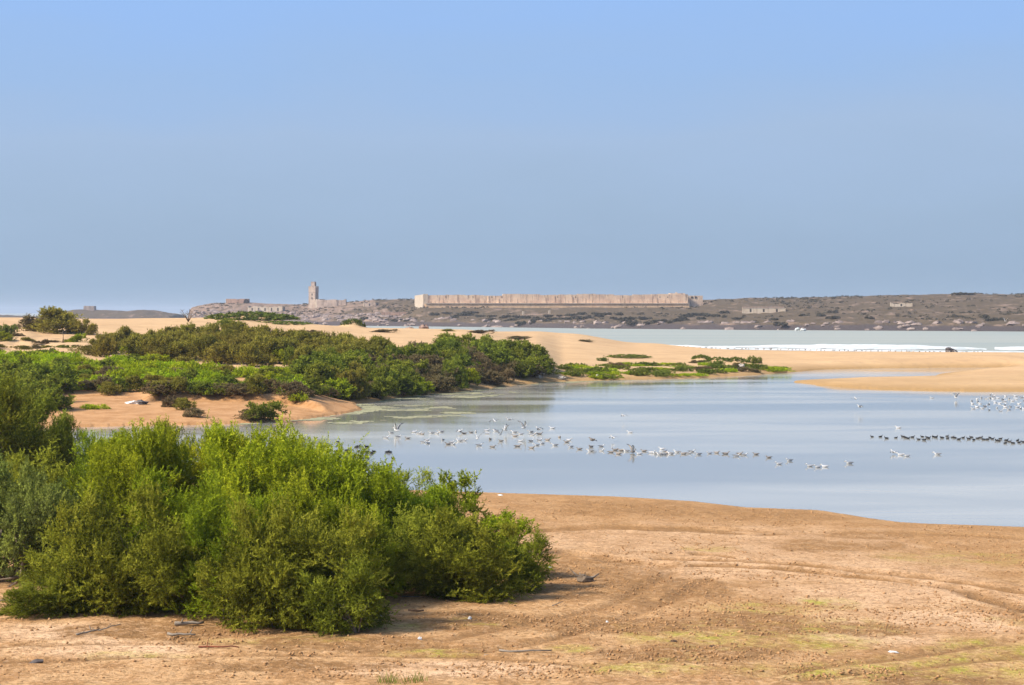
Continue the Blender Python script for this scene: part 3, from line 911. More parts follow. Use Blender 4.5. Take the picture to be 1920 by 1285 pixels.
def make_plant(seed, R, H, lobes, clumps, plumes, leaves, plume_len, leaf_len, leaf_w, up=0.5, low=0.12, shoots=0, spread=0.5, mound=False, stems=5, stem_r=0.05, lobe_r=0.42):
    """foliage verts/tris/tint and stem verts/quads; a shrub of radius R and height H with its foot at the origin"""
    r = np.random.default_rng(seed)
    # lobes: rounded masses that make the outline uneven
    ang = r.uniform(0, 2 * np.pi, lobes) + np.arange(lobes) * 2.399
    rad = R * np.sqrt(r.uniform(0.02, 0.6, lobes))
    if mound == 'dome':
        rad = rad * 0
        hz = np.zeros(lobes)
        lr = np.array([[R, R, H]] * lobes)
    elif mound:
        hz = H * (0.25 + 0.25 * r.random(lobes)) * (1 - (rad / R) ** 2 * 0.6)
        lr = np.stack([R * r.uniform(0.35, 0.55, lobes)] * 2 + [H * r.uniform(0.4, 0.6, lobes)], -1)
    else:
        hz = H * np.clip(r.uniform(0.18, 0.78, lobes) * (1.05 - 0.45 * (rad / R) ** 2), low, 0.8)
        s = r.uniform(0.75, 1.25, lobes)
        lr = np.stack([R * lobe_r * s] * 2 + [np.minimum(H * 0.30 * s, H - hz)], -1)
    lc = np.stack([rad * np.cos(ang), rad * np.sin(ang), hz], -1)
    li = r.integers(0, lobes, clumps)
    dirs = unit(r.normal(size=(clumps, 3)) + np.array([0, 0, 0.35]))
    k = r.random(clumps) ** 0.28
    C = lc[li] + dirs * lr[li] * k[:, None]
    C[:, 2] = np.maximum(C[:, 2], 0.04 * H + 0.1 * H * r.random(clumps))
    ctint = np.clip(0.40 + 0.34 * r.normal(size=clumps) + 0.22 * (k - 0.7), 0, 1)
    D = dirs
    if shoots:
        top = np.argsort(-(lc[:, 2] + lr[:, 2]))
        sc, sdn, st = [], [], []
        for q_ in range(shoots):
            j = top[q_ % max(2, lobes // 2)]
            base = lc[j] + np.array([r.normal() * lr[j][0] * .45, r.normal() * lr[j][1] * .45, lr[j][2] * 0.8])
            dv = unit(np.array([r.normal() * .22, r.normal() * .22, 1.0]))
            ln = H * r.uniform(0.10, 0.24)
            for f in np.linspace(0, 1, 5):
                sc.append(base + dv * ln * f + r.normal(size=3) * 0.03 * H * (1 - f))
                sdn.append(dv)
                st.append(r.uniform(0.45, 0.85))
        C = np.concatenate([C, np.array(sc)])
        D = np.concatenate([D, np.array(sdn)])
        ctint = np.concatenate([ctint, np.array(st)])
    nC = len(C)
    # plumes fan out of every clump
    P = np.repeat(C, plumes, 0)
    dP = unit(np.repeat(D, plumes, 0) * 0.75 + np.array([0, 0, up]) + r.normal(size=(nC * plumes, 3)) * spread)
    P = P + r.normal(size=P.shape) * plume_len * 0.35
    tP = np.clip(np.repeat(ctint, plumes) + r.normal(size=nC * plumes) * 0.10, 0, 1)
    Lp = plume_len * r.uniform(0.6, 1.25, nC * plumes)
    # leaves along every plume
    nl = nC * plumes * leaves
    f = np.tile((np.arange(leaves) + 0.5) / leaves, nC * plumes)
    A = np.repeat(P, leaves, 0) + np.repeat(dP * Lp[:, None], leaves, 0) * f[:, None]
    side = unit(r.normal(size=(nl, 3)))
    ld = unit(np.repeat(dP, leaves, 0) * 0.7 + side * 0.75)
    wv = unit(np.cross(ld, r.normal(size=(nl, 3))))
    ll = leaf_len * r.uniform(0.7, 1.3, nl) * (1.15 - 0.5 * f)
    lw = leaf_w * r.uniform(0.7, 1.3, nl)
    V = np.empty((nl, 3, 3))
    V[:, 0] = A - wv * lw[:, None] * 0.5
    V[:, 1] = A + wv * lw[:, None] * 0.5
    V[:, 2] = A + ld * ll[:, None]
    V = V.reshape(-1, 3)
    V[:, 2] = np.maximum(V[:, 2], 0.01)
    F = np.arange(nl * 3).reshape(-1, 3)
    tint = np.clip(np.repeat(tP, leaves) + 0.12 * (f - 0.4), 0, 1)
    # stems
    paths = []
    rr = random.Random(seed)
    for s_ in range(stems):
        j = s_ % lobes
        b = Vector((rr.uniform(-.12, .12) * R, rr.uniform(-.12, .12) * R, -0.05))
        e = Vector(lc[j])
        m1 = b.lerp(e, 0.35) + Vector((rr.uniform(-.1, .1) * R, rr.uniform(-.1, .1) * R, 0.06 * H))
        m2 = b.lerp(e, 0.7) + Vector((rr.uniform(-.08, .08) * R, rr.uniform(-.08, .08) * R, 0.05 * H))
        paths.append(([b, m1, m2, e], [stem_r, stem_r * .8, stem_r * .55, stem_r * .25]))
        for _ in range(2):
            e2 = e + Vector((rr.uniform(-.3, .3) * R, rr.uniform(-.3, .3) * R, rr.uniform(0.02, .18) * H))
            paths.append(([m2, m2.lerp(e2, .5) + Vector((0, 0, .03 * H)), e2], [stem_r * .5, stem_r * .3, stem_r * .12]))
    sv, sf = tube_mesh(paths)
    return V, F, tint, sv, sf


PROTO = {}


def proto(key, leafmat, barkmat, **kw):
    V, F, tint, sv, sf = make_plant(**kw)
    cm = mesh_np(key + '_crown', V, F, LEAF[leafmat], False, {'tint': ('FACE', tint)})
    sm = mesh_np(key + '_stems', sv, sf, barkmat, True)
    PROTO[key] = (cm, sm, kw['R'], kw['H'])


def recolour(key, src, leafmat, barkmat=None):
    cm, sm, R, H = PROTO[src]
    c2 = cm.copy()
    c2.materials.clear()
    c2.materials.append(LEAF[leafmat])
    PROTO[key] = (c2, sm, R, H)


def plant(key, loc, R, H, name, label, cat, group=None, rot=None, parts=True, sq=1.0, lean=0.0):
    cm, sm, R0, H0 = PROTO[key]
    sc = (R / R0, R / R0 * sq, H / H0)
    rot = random.uniform(0, 6.283) if rot is None else rot
    if not parts:
        o = link(name, cm, None, loc, (0, 0, rot), sc)
        return tag(o, label, cat, group)
    root = link(name, None, None, loc, (random.uniform(-lean, lean), random.uniform(-lean, lean), rot), sc)
    link('crown', cm, root)
    link('trunk', sm, root)
    return tag(root, label, cat, group)


# near tamarisks, about 60-100 m off
for s in range(5):
    proto(f'tam{s}', 'tamarisk', M_DARKBARK, seed=400 + s, R=2.2, H=4.2, lobes=24, clumps=250, plumes=13, leaves=14, plume_len=0.42, leaf_len=0.115, leaf_w=0.036, spread=0.42, lobe_r=0.34,
          up=0.55, shoots=16, stems=7, stem_r=0.06)
    recolour(f'yel{s}', f'tam{s}', 'yellowgreen')
    recolour(f'dkt{s}', f'tam{s}', 'green')
for s in range(3):
    proto(f'low{s}', 'lowolive', M_BARK, seed=420 + s, R=2.0, H=2.6, lobes=22, clumps=240, plumes=12, leaves=14, plume_len=0.38, leaf_len=0.11, leaf_w=0.036, spread=0.45, lobe_r=0.34,
          up=0.18, low=0.08, shoots=4, stems=6, stem_r=0.045)
    proto(f'blu{s}', 'bluegreen', M_BARK, seed=430 + s, R=2.0, H=3.6, lobes=11, clumps=240, plumes=10, leaves=10, plume_len=0.34, leaf_len=0.13, leaf_w=0.045,
          up=0.45, low=0.3, shoots=8, stems=6, stem_r=0.06)

proto('sprig', 'tamarisk', M_DARKBARK, seed=440, R=0.9, H=2.7, lobes=7, clumps=34, plumes=11, leaves=10, plume_len=0.34, leaf_len=0.14, leaf_w=0.045, up=0.6, shoots=5, stems=4, stem_r=0.03, lobe_r=0.45)
# (photo x of the foot, row of the foot, height m, radius m, look, label)
NEAR = [
    (200, 1010, 5.1, 1.9, 'tam0', 'tall green tamarisk at the back left of the near thicket, sparse twigs against the water'),
    (300, 1000, 4.8, 2.0, 'tam1', 'tall tamarisk with upright tips, second along the back of the thicket'),
    (432, 1000, 5.2, 1.7, 'tam2', 'tallest slim tamarisk of the near thicket, its tip reaching across the bank'),
    (505, 1005, 4.3, 2.0, 'tam3', 'green tamarisk right of the tallest one, water behind its feathery top'),
    (580, 1010, 4.5, 1.9, 'yel4', 'yellow-green tamarisk with a pointed top beside the swimming coots'),
    (690, 1015, 2.9, 2.1, 'tam0', 'rounded green tamarisk just below the coots near the shore'),
    (770, 1025, 2.2, 1.9, 'tam1', 'green tamarisk on the falling back edge of the thicket, gulls on the water above it'),
    (830, 1035, 1.6, 1.4, 'tam3', 'short tamarisk at the shore end of the thicket'),
    (886, 1040, 2.9, 0.95, 'sprig', 'thin sprig of tamarisk sticking up alone over the near shoreline'),
    (250, 1075, 4.6, 2.2, 'tam4', 'olive tamarisk in the left middle of the near thicket'),
    (370, 1080, 4.9, 2.3, 'yel0', 'yellow-green tamarisk with a lit crown in the left middle of the thicket'),
    (500, 1085, 4.7, 2.4, 'yel1', 'broad bright tamarisk at the heart of the near thicket'),
    (620, 1080, 4.2, 2.3, 'yel2', 'bright feathery tamarisk right of the thicket centre'),
    (720, 1075, 3.1, 2.1, 'tam3', 'dark green tamarisk in the right middle of the thicket'),
    (808, 1078, 2.5, 1.9, 'tam4', 'green tamarisk behind the low dark bush at the right of the thicket'),
    (888, 1080, 1.9, 1.3, 'yel3', 'small light green tamarisk near the right end of the thicket'),
    (942, 1085, 2.0, 1.0, 'sprig', 'small loose tamarisk with ragged twigs at the right edge of the thicket'),
    (150, 1140, 2.1, 1.6, 'low0', 'pale olive bush with drooping twigs at the left foot of the thicket'),
    (235, 1140, 3.2, 1.9, 'low1', 'olive bush with weeping branches over the bare ground by the driftwood'),
    (330, 1130, 3.6, 2.1, 'tam1', 'front tamarisk rising above the fallen logs'),
    (340, 1150, 2.4, 1.7, 'low2', 'brownish drooping bush directly behind the two fallen logs'),
    (430, 1160, 3.4, 2.0, 'tam0', 'dark green front tamarisk with hanging branches in the middle of the thicket'),
    (520, 1178, 3.2, 1.8, 'low0', 'foremost dark olive bush spilling onto the mud'),
    (600, 1172, 2.9, 1.8, 'low1', 'front olive bush beside the grey dead twigs'),
    (560, 1140, 3.7, 2.0, 'tam2', 'tamarisk with dark hollow gaps just behind the foremost bush'),
    (660, 1130, 3.0, 1.7, 'tam4', 'green tamarisk above the little clearing at the thicket foot'),
    (640, 1180, 1.9, 1.2, 'low2', 'small low bush at the edge of the little clearing'),
    (745, 1112, 2.5, 1.7, 'low2', 'low rounded bush at the back of the little clearing'),
    (835, 1118, 2.4, 1.8, 'low0', 'dense dark olive bush low at the right of the thicket'),
    (905, 1115, 2.2, 1.6, 'low1', 'rounded dark olive bush, second from the right end of the thicket'),
    (962, 1105, 1.7, 1.15, 'low2', 'lowest dark bush at the right tip of the thicket by the littered ground'),
    (100, 1150, 1.0, 1.4, 'low2', 'thin sprawling bush on the sand beside the white scrap'),
    # left edge
    (10, 950, 6.3, 2.8, 'dkt1', 'big dark tamarisk cut by the left edge of the picture, bank behind it'),
    (75, 940, 5.2, 2.4, 'dkt3', 'dark tamarisk beside the bit of water left of the thicket'),
    (105, 930, 4.0, 1.6, 'dkt0', 'smaller dark tamarisk at the water on the left'),
    (-40, 930, 6.8, 3.0, 'dkt2', 'high dark tamarisk mostly beyond the left edge'),
    (60, 1010, 3.6, 2.2, 'low0', 'dull olive shrub between the dark left tamarisks and the pale-stemmed ones'),
    (130, 1020, 3.3, 1.7, 'blu2', 'grey-green shrub filling the gap left of the thicket'),
    (10, 1092, 3.7, 1.5, 'blu0', 'grey-green tamarisk with a bare pale stem at the left edge'),
    (62, 1096, 3.7, 1.4, 'blu1', 'grey-green tamarisk on a bare pale forked stem near the left edge'),
    (125, 1090, 3.0, 1.6, 'blu2', 'grey-green bushy tamarisk right of the pale stems'),
    (-70, 1085, 4.0, 2.0, 'blu1', 'grey-green tamarisk beyond the left edge of the picture'),
]
for (x, y, h, r_, key, lab) in NEAR:
    X, Y, Z = hit(x, y)
    if y < 1045 and x < 600:
        h *= 0.84
        r_ *= 1.06
    plant(key, (X, Y, Z - 0.05), r_ * 1.16, h * 0.95, 'tamarisk_shrub', lab, 'shrub', 'tamarisks of the near thicket', sq=random.uniform(0.75, 1.15), lean=0.18)

# plants of the far bank, 170-450 m off
for s in range(4):
    proto(f'oli{s}', 'olive', M_DARKBARK, seed=450 + s, R=2.0, H=2.6, lobes=11, clumps=170, plumes=6, leaves=5, plume_len=0.42, leaf_len=0.26, leaf_w=0.10, up=0.9, shoots=16, spread=0.35, stems=5)
    proto(f'grn{s}', 'green', M_DARKBARK, seed=460 + s, R=2.0, H=2.6, lobes=12, clumps=200, plumes=6, leaves=5, plume_len=0.34, leaf_len=0.24, leaf_w=0.11, up=0.45, shoots=8, stems=5)
    recolour(f'brn{s}', f'grn{s}', 'brown')
    recolour(f'lig{s}', f'grn{s}', 'yellowgreen')
for s in range(4):
    proto(f'bri{s}', 'bright', M_DARKBARK, seed=470 + s, R=2.4, H=1.0, lobes=12, clumps=170, plumes=6, leaves=4, plume_len=0.26, leaf_len=0.20, leaf_w=0.10, up=0.6, mound=True, stems=4, stem_r=0.03)
    proto(f'cus{s}', 'cushion', M_DARKBARK, seed=480 + s, R=2.0, H=0.8, lobes=10, clumps=150, plumes=5, leaves=4, plume_len=0.20, leaf_len=0.20, leaf_w=0.11, up=0.35, mound=True, stems=3, stem_r=0.03)


for s in range(2):
    proto(f'hum{s}', 'cushion', M_DARKBARK, seed=490 + s, R=3.0, H=1.0, lobes=1, clumps=420, plumes=5, leaves=4, plume_len=0.20, leaf_len=0.22, leaf_w=0.14, up=0.35, mound='dome', stems=2, stem_r=0.03)


def in_poly_points(poly, n, mind, seed):
    """n points inside a polygon given in photo rows and columns, kept apart (spacing shrinks with the row)"""
    r = random.Random(seed)
    P = np.array(poly, float)
    x0, y0 = P.min(0)
    x1, y1 = P.max(0)
    pts, tries = [], 0
    while len(pts) < n and tries < 40000:
        tries += 1
        x, y = r.uniform(x0, x1), r.uniform(y0, y1)
        if not inside(np.array([x]), np.array([y]), P)[0]:
            continue
        if any((x - a) ** 2 + ((y - b) * 2.6) ** 2 < mind ** 2 for a, b in pts):
            continue
        pts.append((x, y))
    return pts


def ranked(pts):
    o = sorted(range(len(pts)), key=lambda i: pts[i][0])
    rk = [0] * len(pts)
    for n_, i in enumerate(o):
        rk[i] = n_ + 1
    return rk


def thicket(poly, n, mind, seed, choose, name, what, cat, group):
    pts = in_poly_points(poly, n, mind, seed)
    rk = ranked(pts)
    r = random.Random(seed + 1)
    for (x, y), k in zip(pts, rk):
        X, Y, Z = hit(x, y)
        key, R, H = choose(x, y, r)
        lab = f'{what}, {ordinal(k)} from the left'
        plant(key, (X, Y, Z - 0.08), R, H, name, lab, cat, group, sq=r.uniform(0.8, 1.2))


def choose_olive(x, y, r):
    if r.random() < 0.15:
        return f'lig{r.randrange(4)}', r.uniform(1.5, 2.2), r.uniform(1.2, 1.9)
    if r.random() < 0.15:
        return f'grn{r.randrange(4)}', r.uniform(1.6, 2.4), r.uniform(1.6, 2.3)
    return f'oli{r.randrange(4)}', r.uniform(1.7, 2.8), r.uniform(1.9, 2.8) * (0.8 if x < 190 else 1.0)


def choose_green(x, y, r):
    big = 1.0 + 0.25 * smooth(760, 900, x)
    dry = (690 < y and 880 < x < 1000) or (745 < x < 830 and 660 < y < 725)
    if r.random() < (0.75 if dry else 0.13):
        return f'brn{r.randrange(4)}', r.uniform(1.6, 2.6), r.uniform(1.3, 2.2)
    if r.random() < 0.16:
        return f'lig{r.randrange(4)}', r.uniform(1.5, 2.2), r.uniform(1.2, 2.0)
    if x < 720 and r.random() < 0.3:
        return f'oli{r.randrange(4)}', r.uniform(1.7, 2.6), r.uniform(1.8, 2.6)
    return f'grn{r.randrange(4)}', r.uniform(1.7, 2.9), r.uniform(1.7, 2.7) * float(big)


def choose_bright(x, y, r):
    if r.random() < 0.12:
        return f'{r.choice(["brn", "oli"])}{r.randrange(4)}', r.uniform(1.2, 1.9), r.uniform(0.8, 1.3)
    if r.random() < 0.10:
        return f'lig{r.randrange(4)}', r.uniform(1.4, 2.2), r.uniform(0.9, 1.5)
    if r.random() < 0.16:
        return f'grn{r.randrange(4)}', r.uniform(1.2, 1.8), r.uniform(0.9, 1.4)
    return f'bri{r.randrange(4)}', r.uniform(2.0, 3.6), r.uniform(0.7, 1.4)


def choose_edge(x, y, r):
    k = r.random()
    return (f'brn{r.randrange(4)}' if k < 0.5 else f'grn{r.randrange(4)}' if k < 0.8 else f'oli{r.randrange(4)}'), r.uniform(1.1, 1.9), r.uniform(0.8, 1.5)


thicket([(150, 668), (300, 676), (420, 684), (560, 694), (620, 702), (700, 692), (725, 670), (640, 657), (540, 651), (430, 645), (300, 645), (190, 652)], 78, 17, 501,
        choose_olive, 'olive_shrub', 'brownish olive shrub in the belt below the dunes', 'shrub', 'olive shrubs below the dunes')
thicket([(565, 702), (600, 735), (640, 752), (700, 750), (780, 738), (870, 729), (960, 717), (1022, 708), (1022, 692), (990, 676), (940, 664), (860, 664), (790, 668), (740, 680), (640, 700)], 118, 17, 503,
        choose_green, 'bank_shrub', 'shrub on the steep green bank above the water', 'shrub', 'shrubs on the steep green bank')
thicket([(-40, 735), (150, 735), (300, 727), (420, 734), (540, 737), (565, 705), (420, 692), (280, 682), (130, 675), (-40, 682)], 92, 19, 505,
        choose_bright, 'green_mound_plant', 'low bright green plant above the sandy bank', 'plant', 'bright green mounds above the sandy bank')
thicket([(195, 742), (330, 740), (440, 744), (560, 748), (620, 752), (615, 738), (480, 736), (330, 730), (200, 732)], 24, 14, 507,
        choose_edge, 'bank_edge_shrub', 'small dark shrub along the lip of the sandy bank', 'shrub', 'shrubs along the lip of the sandy bank')
thicket([(-40, 775), (115, 772), (125, 745), (60, 722), (-40, 712)], 12, 22, 509,
        lambda x, y, r: (f'grn{r.randrange(4)}', r.uniform(2.0, 2.8), r.uniform(2.0, 2.9)), 'bank_shrub', 'dark green shrub at the left end of the sandy bank', 'shrub', 'shrubs at the left end of the bank')


def choose_beach(x, y, r):
    k = r.random()
    if k < 0.25:
        return f'bri{r.randrange(4)}', r.uniform(1.4, 2.6), r.uniform(0.35, 0.6)
    if k < 0.45:
        return f'brn{r.randrange(4)}', r.uniform(0.8, 1.5), r.uniform(0.4, 0.8)
    return f'cus{r.randrange(4)}', r.uniform(1.2, 2.6), r.uniform(0.4, 0.9)


thicket([(1045, 704), (1062, 688), (1130, 684), (1240, 684), (1340, 680), (1420, 688), (1470, 694), (1400, 700), (1300, 705), (1200, 708), (1100, 711)], 58, 13, 511,
        choose_beach, 'beach_plant', 'low plant on the sand strip beyond the lagoon', 'plant', 'low plants on the sand strip')

thicket([(-30, 612), (40, 628), (120, 640), (150, 655), (120, 668), (-30, 674)], 26, 13, 513,
        lambda x, y, r: (f'{r.choice(["brn", "brn", "oli", "cus"])}{r.randrange(4)}', r.uniform(.7, 1.6), r.uniform(.3, .7)),
        'dune_tuft', 'dry tuft on the pale hummocky sand at the far left', 'plant', 'dry tufts on the far left dunes')
SINGLES = [
    (100, 625, 'oli1', 6.0, 3.3, 'dune_shrub', 'large brown-green shrub on the far left dune against the sky'),
    (65, 622, 'brn2', 3.2, 2.6, 'dune_shrub', 'dry brown shrub joined to the left side of the dune shrub'),
    (150, 626, 'oli3', 2.6, 2.2, 'dune_shrub', 'small brown-green shrub at the right foot of the dune shrub'),
    (175, 628, 'oli0', 1.3, 1.5, 'dune_shrub', 'little upright shrub on the sand right of the dune shrub'),
    (5, 628, 'cus0', 2.2, 1.5, 'dune_plant', 'green cushion plant at the left edge below the dune shrub'),
    (10, 640, 'lig1', 2.0, 1.3, 'dune_plant', 'bright green bush on the sand at the left edge'),
    (28, 618, 'cus2', 1.0, 0.9, 'dune_plant', 'tiny tuft on the sand just left of the dune shrub'),
    (145, 645, 'lig2', 1.6, 1.4, 'dune_plant', 'light green bush on the pale sand below the dune shrub'),
    (472, 612, 'hum0', 9.5, 1.2, 'hummock_plant', 'wide dark green hummock on the dune crest, island behind it'),
    (525, 616, 'hum1', 5.0, 0.6, 'hummock_plant', 'flat green mat running down the right side of the wide hummock'),
    (425, 616, 'grn1', 3.0, 1.6, 'hummock_plant', 'bushy green clump at the left end of the wide hummock'),
    (661, 619, 'hum1', 2.9, 1.0, 'hummock_plant', 'lone green hummock on the dune crest before the strip of sea'),
    (1005, 668, 'grn2', 1.4, 1.4, 'lone_bush', 'little dark bush standing alone at the dune end of the green bank'),
    (1315, 677, 'hum0', 2.0, .8, 'hummock_plant', 'green mound highest on the sand strip'),
    (1345, 685, 'hum1', 2.2, .9, 'hummock_plant', 'dark green pointed mound in the middle of the sand strip'),
    (1380, 684, 'hum0', 2.6, .9, 'hummock_plant', 'rounded dark mound beside the pale stone on the sand strip'),
    (1412, 682, 'cus2', 1.5, 1.2, 'hummock_plant', 'small green mound standing apart toward the surf'),
    (1450, 696, 'bri1', 3.6, 0.7, 'hummock_plant', 'flat bright green plant at the right end of the sand strip'),
    (1175, 678, 'hum1', 3.8, .5, 'hummock_plant', 'long low green mound at the back of the sand strip'),
    (1130, 677, 'cus0', 1.2, 0.6, 'hummock_plant', 'small round green tuft at the foot of the big dune'),
    (490, 790, 'grn3', 2.0, 1.5, 'bank_edge_shrub', 'olive tuft standing at the water edge of the sandy bank'),
    (470, 788, 'brn0', 1.4, 0.9, 'bank_edge_shrub', 'dry tuft left of the olive tuft at the water edge'),
    (320, 764, 'brn1', 0.9, 1.0, 'bank_edge_shrub', 'round brown bush on the face of the sandy bank'),
    (345, 768, 'oli2', 1.5, 0.9, 'bank_edge_shrub', 'straggly olive bush beside the round brown bush on the bank'),
    (362, 783, 'brn3', 1.1, 0.7, 'bank_edge_shrub', 'dry low tuft on the sand below the little step'),
    (175, 768, 'bri2', 1.7, 0.5, 'bank_edge_shrub', 'flat green patch plant on the sandy bank'),
    (413, 746, 'bri0', 1.7, 0.8, 'bank_edge_shrub', 'bright green tuft on the lip of the bank above the step'),
    (560, 752, 'bri3', 1.2, 0.9, 'bank_edge_shrub', 'yellow-green tuft hanging over the lip of the bank'),
    (900, 626, 'brn2', 3.0, 0.8, 'dune_plant', 'dark dry scrub lying along the dune right of the green bank'),
    (970, 636, 'brn0', 3.4, 0.6, 'dune_plant', 'dark dry strip of scrub on the sand behind the green bank'),
    (1100, 641, 'brn3', 2.4, 0.5, 'dune_plant', 'thin dry tuft on the smooth dune face'),
    (575, 628, 'brn1', 3.5, 0.8, 'dune_plant', 'dry purplish scrub between the two green hummocks'),
    (720, 624, 'brn2', 2.5, 0.7, 'dune_plant', 'low dry tuft left of the crumbled ruin on the beach'),
    (840, 622, 'oli1', 2.2, 0.5, 'dune_plant', 'low olive tuft right of the crumbled ruin on the beach'),
]
for (x, y, key, R, H, nm, lab) in SINGLES:
    X, Y, Z = hit(x, y)
    for (bpx, bd, brx, bry, bh) in BUMPS:
        if abs(bpx - x) < 9 and key.startswith('hum'):       # the mat grows over its own hump of sand
            X, Y = (bpx - CX) / FPX * bd, bd
            Z = float(land(np.array([X]), np.array([Y]), False)[0]) - bh + 0.08
            R, H = brx * 1.55, bh * 1.08
    plant(key, (X, Y, Z - 0.08), R, H, nm, lab, 'plant' if 'plant' in nm else 'shrub', None, sq=0.8)

# bare shrub on the dune crest
def bare_branches(name, loc, h, n, seed, mat, label, cat):
    r = random.Random(seed)
    root = link(name, None, None, loc, (0, 0, 0))
    for k in range(n):
        a = r.uniform(0, 6.28)
        s_ = r.uniform(0.3, 0.9) * h
        b = Vector((0, 0, -0.1))
        m_ = Vector((math.cos(a) * s_ * .4, math.sin(a) * s_ * .4, h * r.uniform(.35, .55)))
        e = Vector((math.cos(a) * s_, math.sin(a) * s_, h * r.uniform(.6, 1.0)))
        mb = MB()
        mb.tube([b, m_, e], [h * .03, h * .022, h * .008], 5)
        for _ in range(3):
            q_ = m_.lerp(e, r.uniform(.1, .8))
            mb.tube([q_, q_ + Vector((r.uniform(-.3, .3), r.uniform(-.3, .3), r.uniform(.05, .35))) * h], [h * .014, h * .005], 4)
        mb.build('branch', mat, root)
    return tag(root, label, cat)


X, Y, Z = hit(353, 603)
bare_branches('dead_shrub', (X, Y, Z), 2.6, 9, 5, M_DARKBARK, 'leafless dead shrub on the sand crest left of the island', 'dead shrub')
X, Y, Z = hit(118, 640)
mb = MB()
mb.tube([(0, 0, -0.2), (0.05, 0, 0.7), (-0.03, 0, 1.5)], [0.07, 0.06, 0.05], 6)
o = mb.build('wooden_post', M_DARKBARK)
o.location = (X, Y, Z)
tag(o, 'short grey stake standing in the pale sand below the dune shrub', 'post')

# grass tufts at the very front
M_GRASS = mat_simple('grass_blades', (0.136, 0.153, 0.025), (0.204, 0.204, 0.043), 3.0)
for k, (x, y, lab) in enumerate([(728, 1284, 'thin grass tuft at the lower border, left of the pair'), (775, 1283, 'thin grass tuft at the lower border, right of the pair'), (700, 1180, 'dry grass tuft on the edge of the little clearing')]):
    X, Y, Z = hit(x, y)
    r = random.Random(k)
    mb = MB()
    for _ in range(46):
        bx, by = r.gauss(0, .18), r.gauss(0, .12)
        ln, an = r.uniform(.15, .36), r.uniform(0, 6.28)
        e = (bx + math.cos(an) * ln * .45, by + math.sin(an) * ln * .45, ln)
        mb.add([(bx - .009, by, 0), (bx + .009, by, 0), e], [(0, 1, 2)])
    root = link('grass_tuft', None, None, (X, Y, Z))
    b = mb.build('blades', M_GRASS, root)
    b['kind'] = 'stuff'
    tag(root, lab, 'grass tuft')

# scrub on the island: the largest bushes one by one, the rest as one mass
def dome_tris(r, c, R, H, n):
    d = unit(r.normal(size=(n, 3)) + np.array([0, 0, 0.5]))
    d[:, 2] = np.abs(d[:, 2])
    p = c + d * np.array([R, R, H]) * r.uniform(0.7, 1.0, (n, 1))
    e1 = unit(np.cross(d, r.normal(size=(n, 3)))) * R * 0.42
    e2 = unit(np.cross(d, e1) + 0.5 * d) * R * 0.42
    return np.stack([p - e1, p + e1, p + e2], 1)


r_ = np.random.default_rng(91)
for s in range(4):
    Vs = []
    for k in range(5):
        c = np.array([r_.normal() * 1.1, r_.normal() * 1.1, 0.0])
        Vs.append(dome_tris(r_, c, r_.uniform(0.9, 1.5), r_.uniform(0.9, 1.5), 70))
    Vv = np.concatenate(Vs).reshape(-1, 3)
    me = mesh_np(f'island_bush{s}', Vv, np.arange(len(Vv)).reshape(-1, 3), LEAF['scrub'], False, {'tint': ('FACE', r_.random(len(Vv) // 3) * 0.9)})
    PROTO[f'isl{s}'] = (me, None, 2.2, 1.5)

mass = []
for k in range(2600):
    x = r_.uniform(355, 1960)
    tt = 0.03 + 0.62 * r_.random() ** 0.9
    d = float(np.interp(x, ISL_PX, ISL_DF)) + tt * float(np.interp(x, ISL_PX, ISL_DP))
    X = (x - CX) / FPX * d
    if fbm(np.array([X / 40]), np.array([d / 60]), 321, 3)[0] < 0.0:
        continue
    Z = float(island_z(np.array([X]), np.array([d]))[0])
    mass.append(dome_tris(r_, np.array([X, d, Z - 0.1]), r_.uniform(0.7, 1.7), r_.uniform(0.5, 1.1), 16))
Vv = np.concatenate(mass).reshape(-1, 3)
o = link('island_undergrowth', mesh_np('island_undergrowth', Vv, np.arange(len(Vv)).reshape(-1, 3), LEAF['scrub'], False, {'tint': ('FACE', r_.random(len(Vv) // 3))}))
tag(o, kind='stuff')
BUSH = [(1810, 553, 6.0, 2.2, 'broad dark bush on the skyline at the right of the island')]
for n_ in range(84):
    x = 840 + (1340 - 840) * (n_ + r_.random()) / 56 if n_ < 56 else r_.uniform(660, 1915)
    y = 598 + 6 * math.sin(x / 37.0) + r_.uniform(-7, 6)
    BUSH.append((x, y, r_.uniform(1.8, 4.2), r_.uniform(1.2, 2.2), None))
rk = ranked([(b[0], b[1]) for b in BUSH])
for (x, y, R, H, lab), k in zip(BUSH, rk):
    X, Y, Z = island_hit(x, y)
    plant(f'isl{random.randrange(4)}', (X, Y, Z - 0.2), R, H, 'island_bush', lab or f'dark grey-green bush on the island slope, {ordinal(k)} from the left', 'bush', 'bushes on the island slope', parts=False)

# rocks showing along the island shore
for k in range(60):
    pass
MB_R = MB()
for k in range(420):
    x = random.uniform(360, 780) if random.random() < .75 else random.uniform(780, 1950)
    wgt = random.random()
    d = float(np.interp(x, ISL_PX, ISL_DF)) + random.uniform(0.0, 90 if x < 760 else 22)
    X = (x - CX) / FPX * d
    Z = float(island_z(np.array([X]), np.array([d]))[0])
    s_ = random.uniform(0.8, 2.6)
    MB_R.lump((X, d, Z), (s_ * 1.3, s_, s_ * .6), k, 0.35, 6, 4)
M_ISLROCK = mat_simple('island_boulder', (0.296, 0.229, 0.192), (0.178, 0.133, 0.118), 0.25, obj=False)
tag(MB_R.build('island_rubble', M_ISLROCK), kind='stuff')

# ------------------------------------------------------------------ buildings on the island
def site(px, py):
    X, Y, Z = island_hit(px, py)
    return X, Y, Z


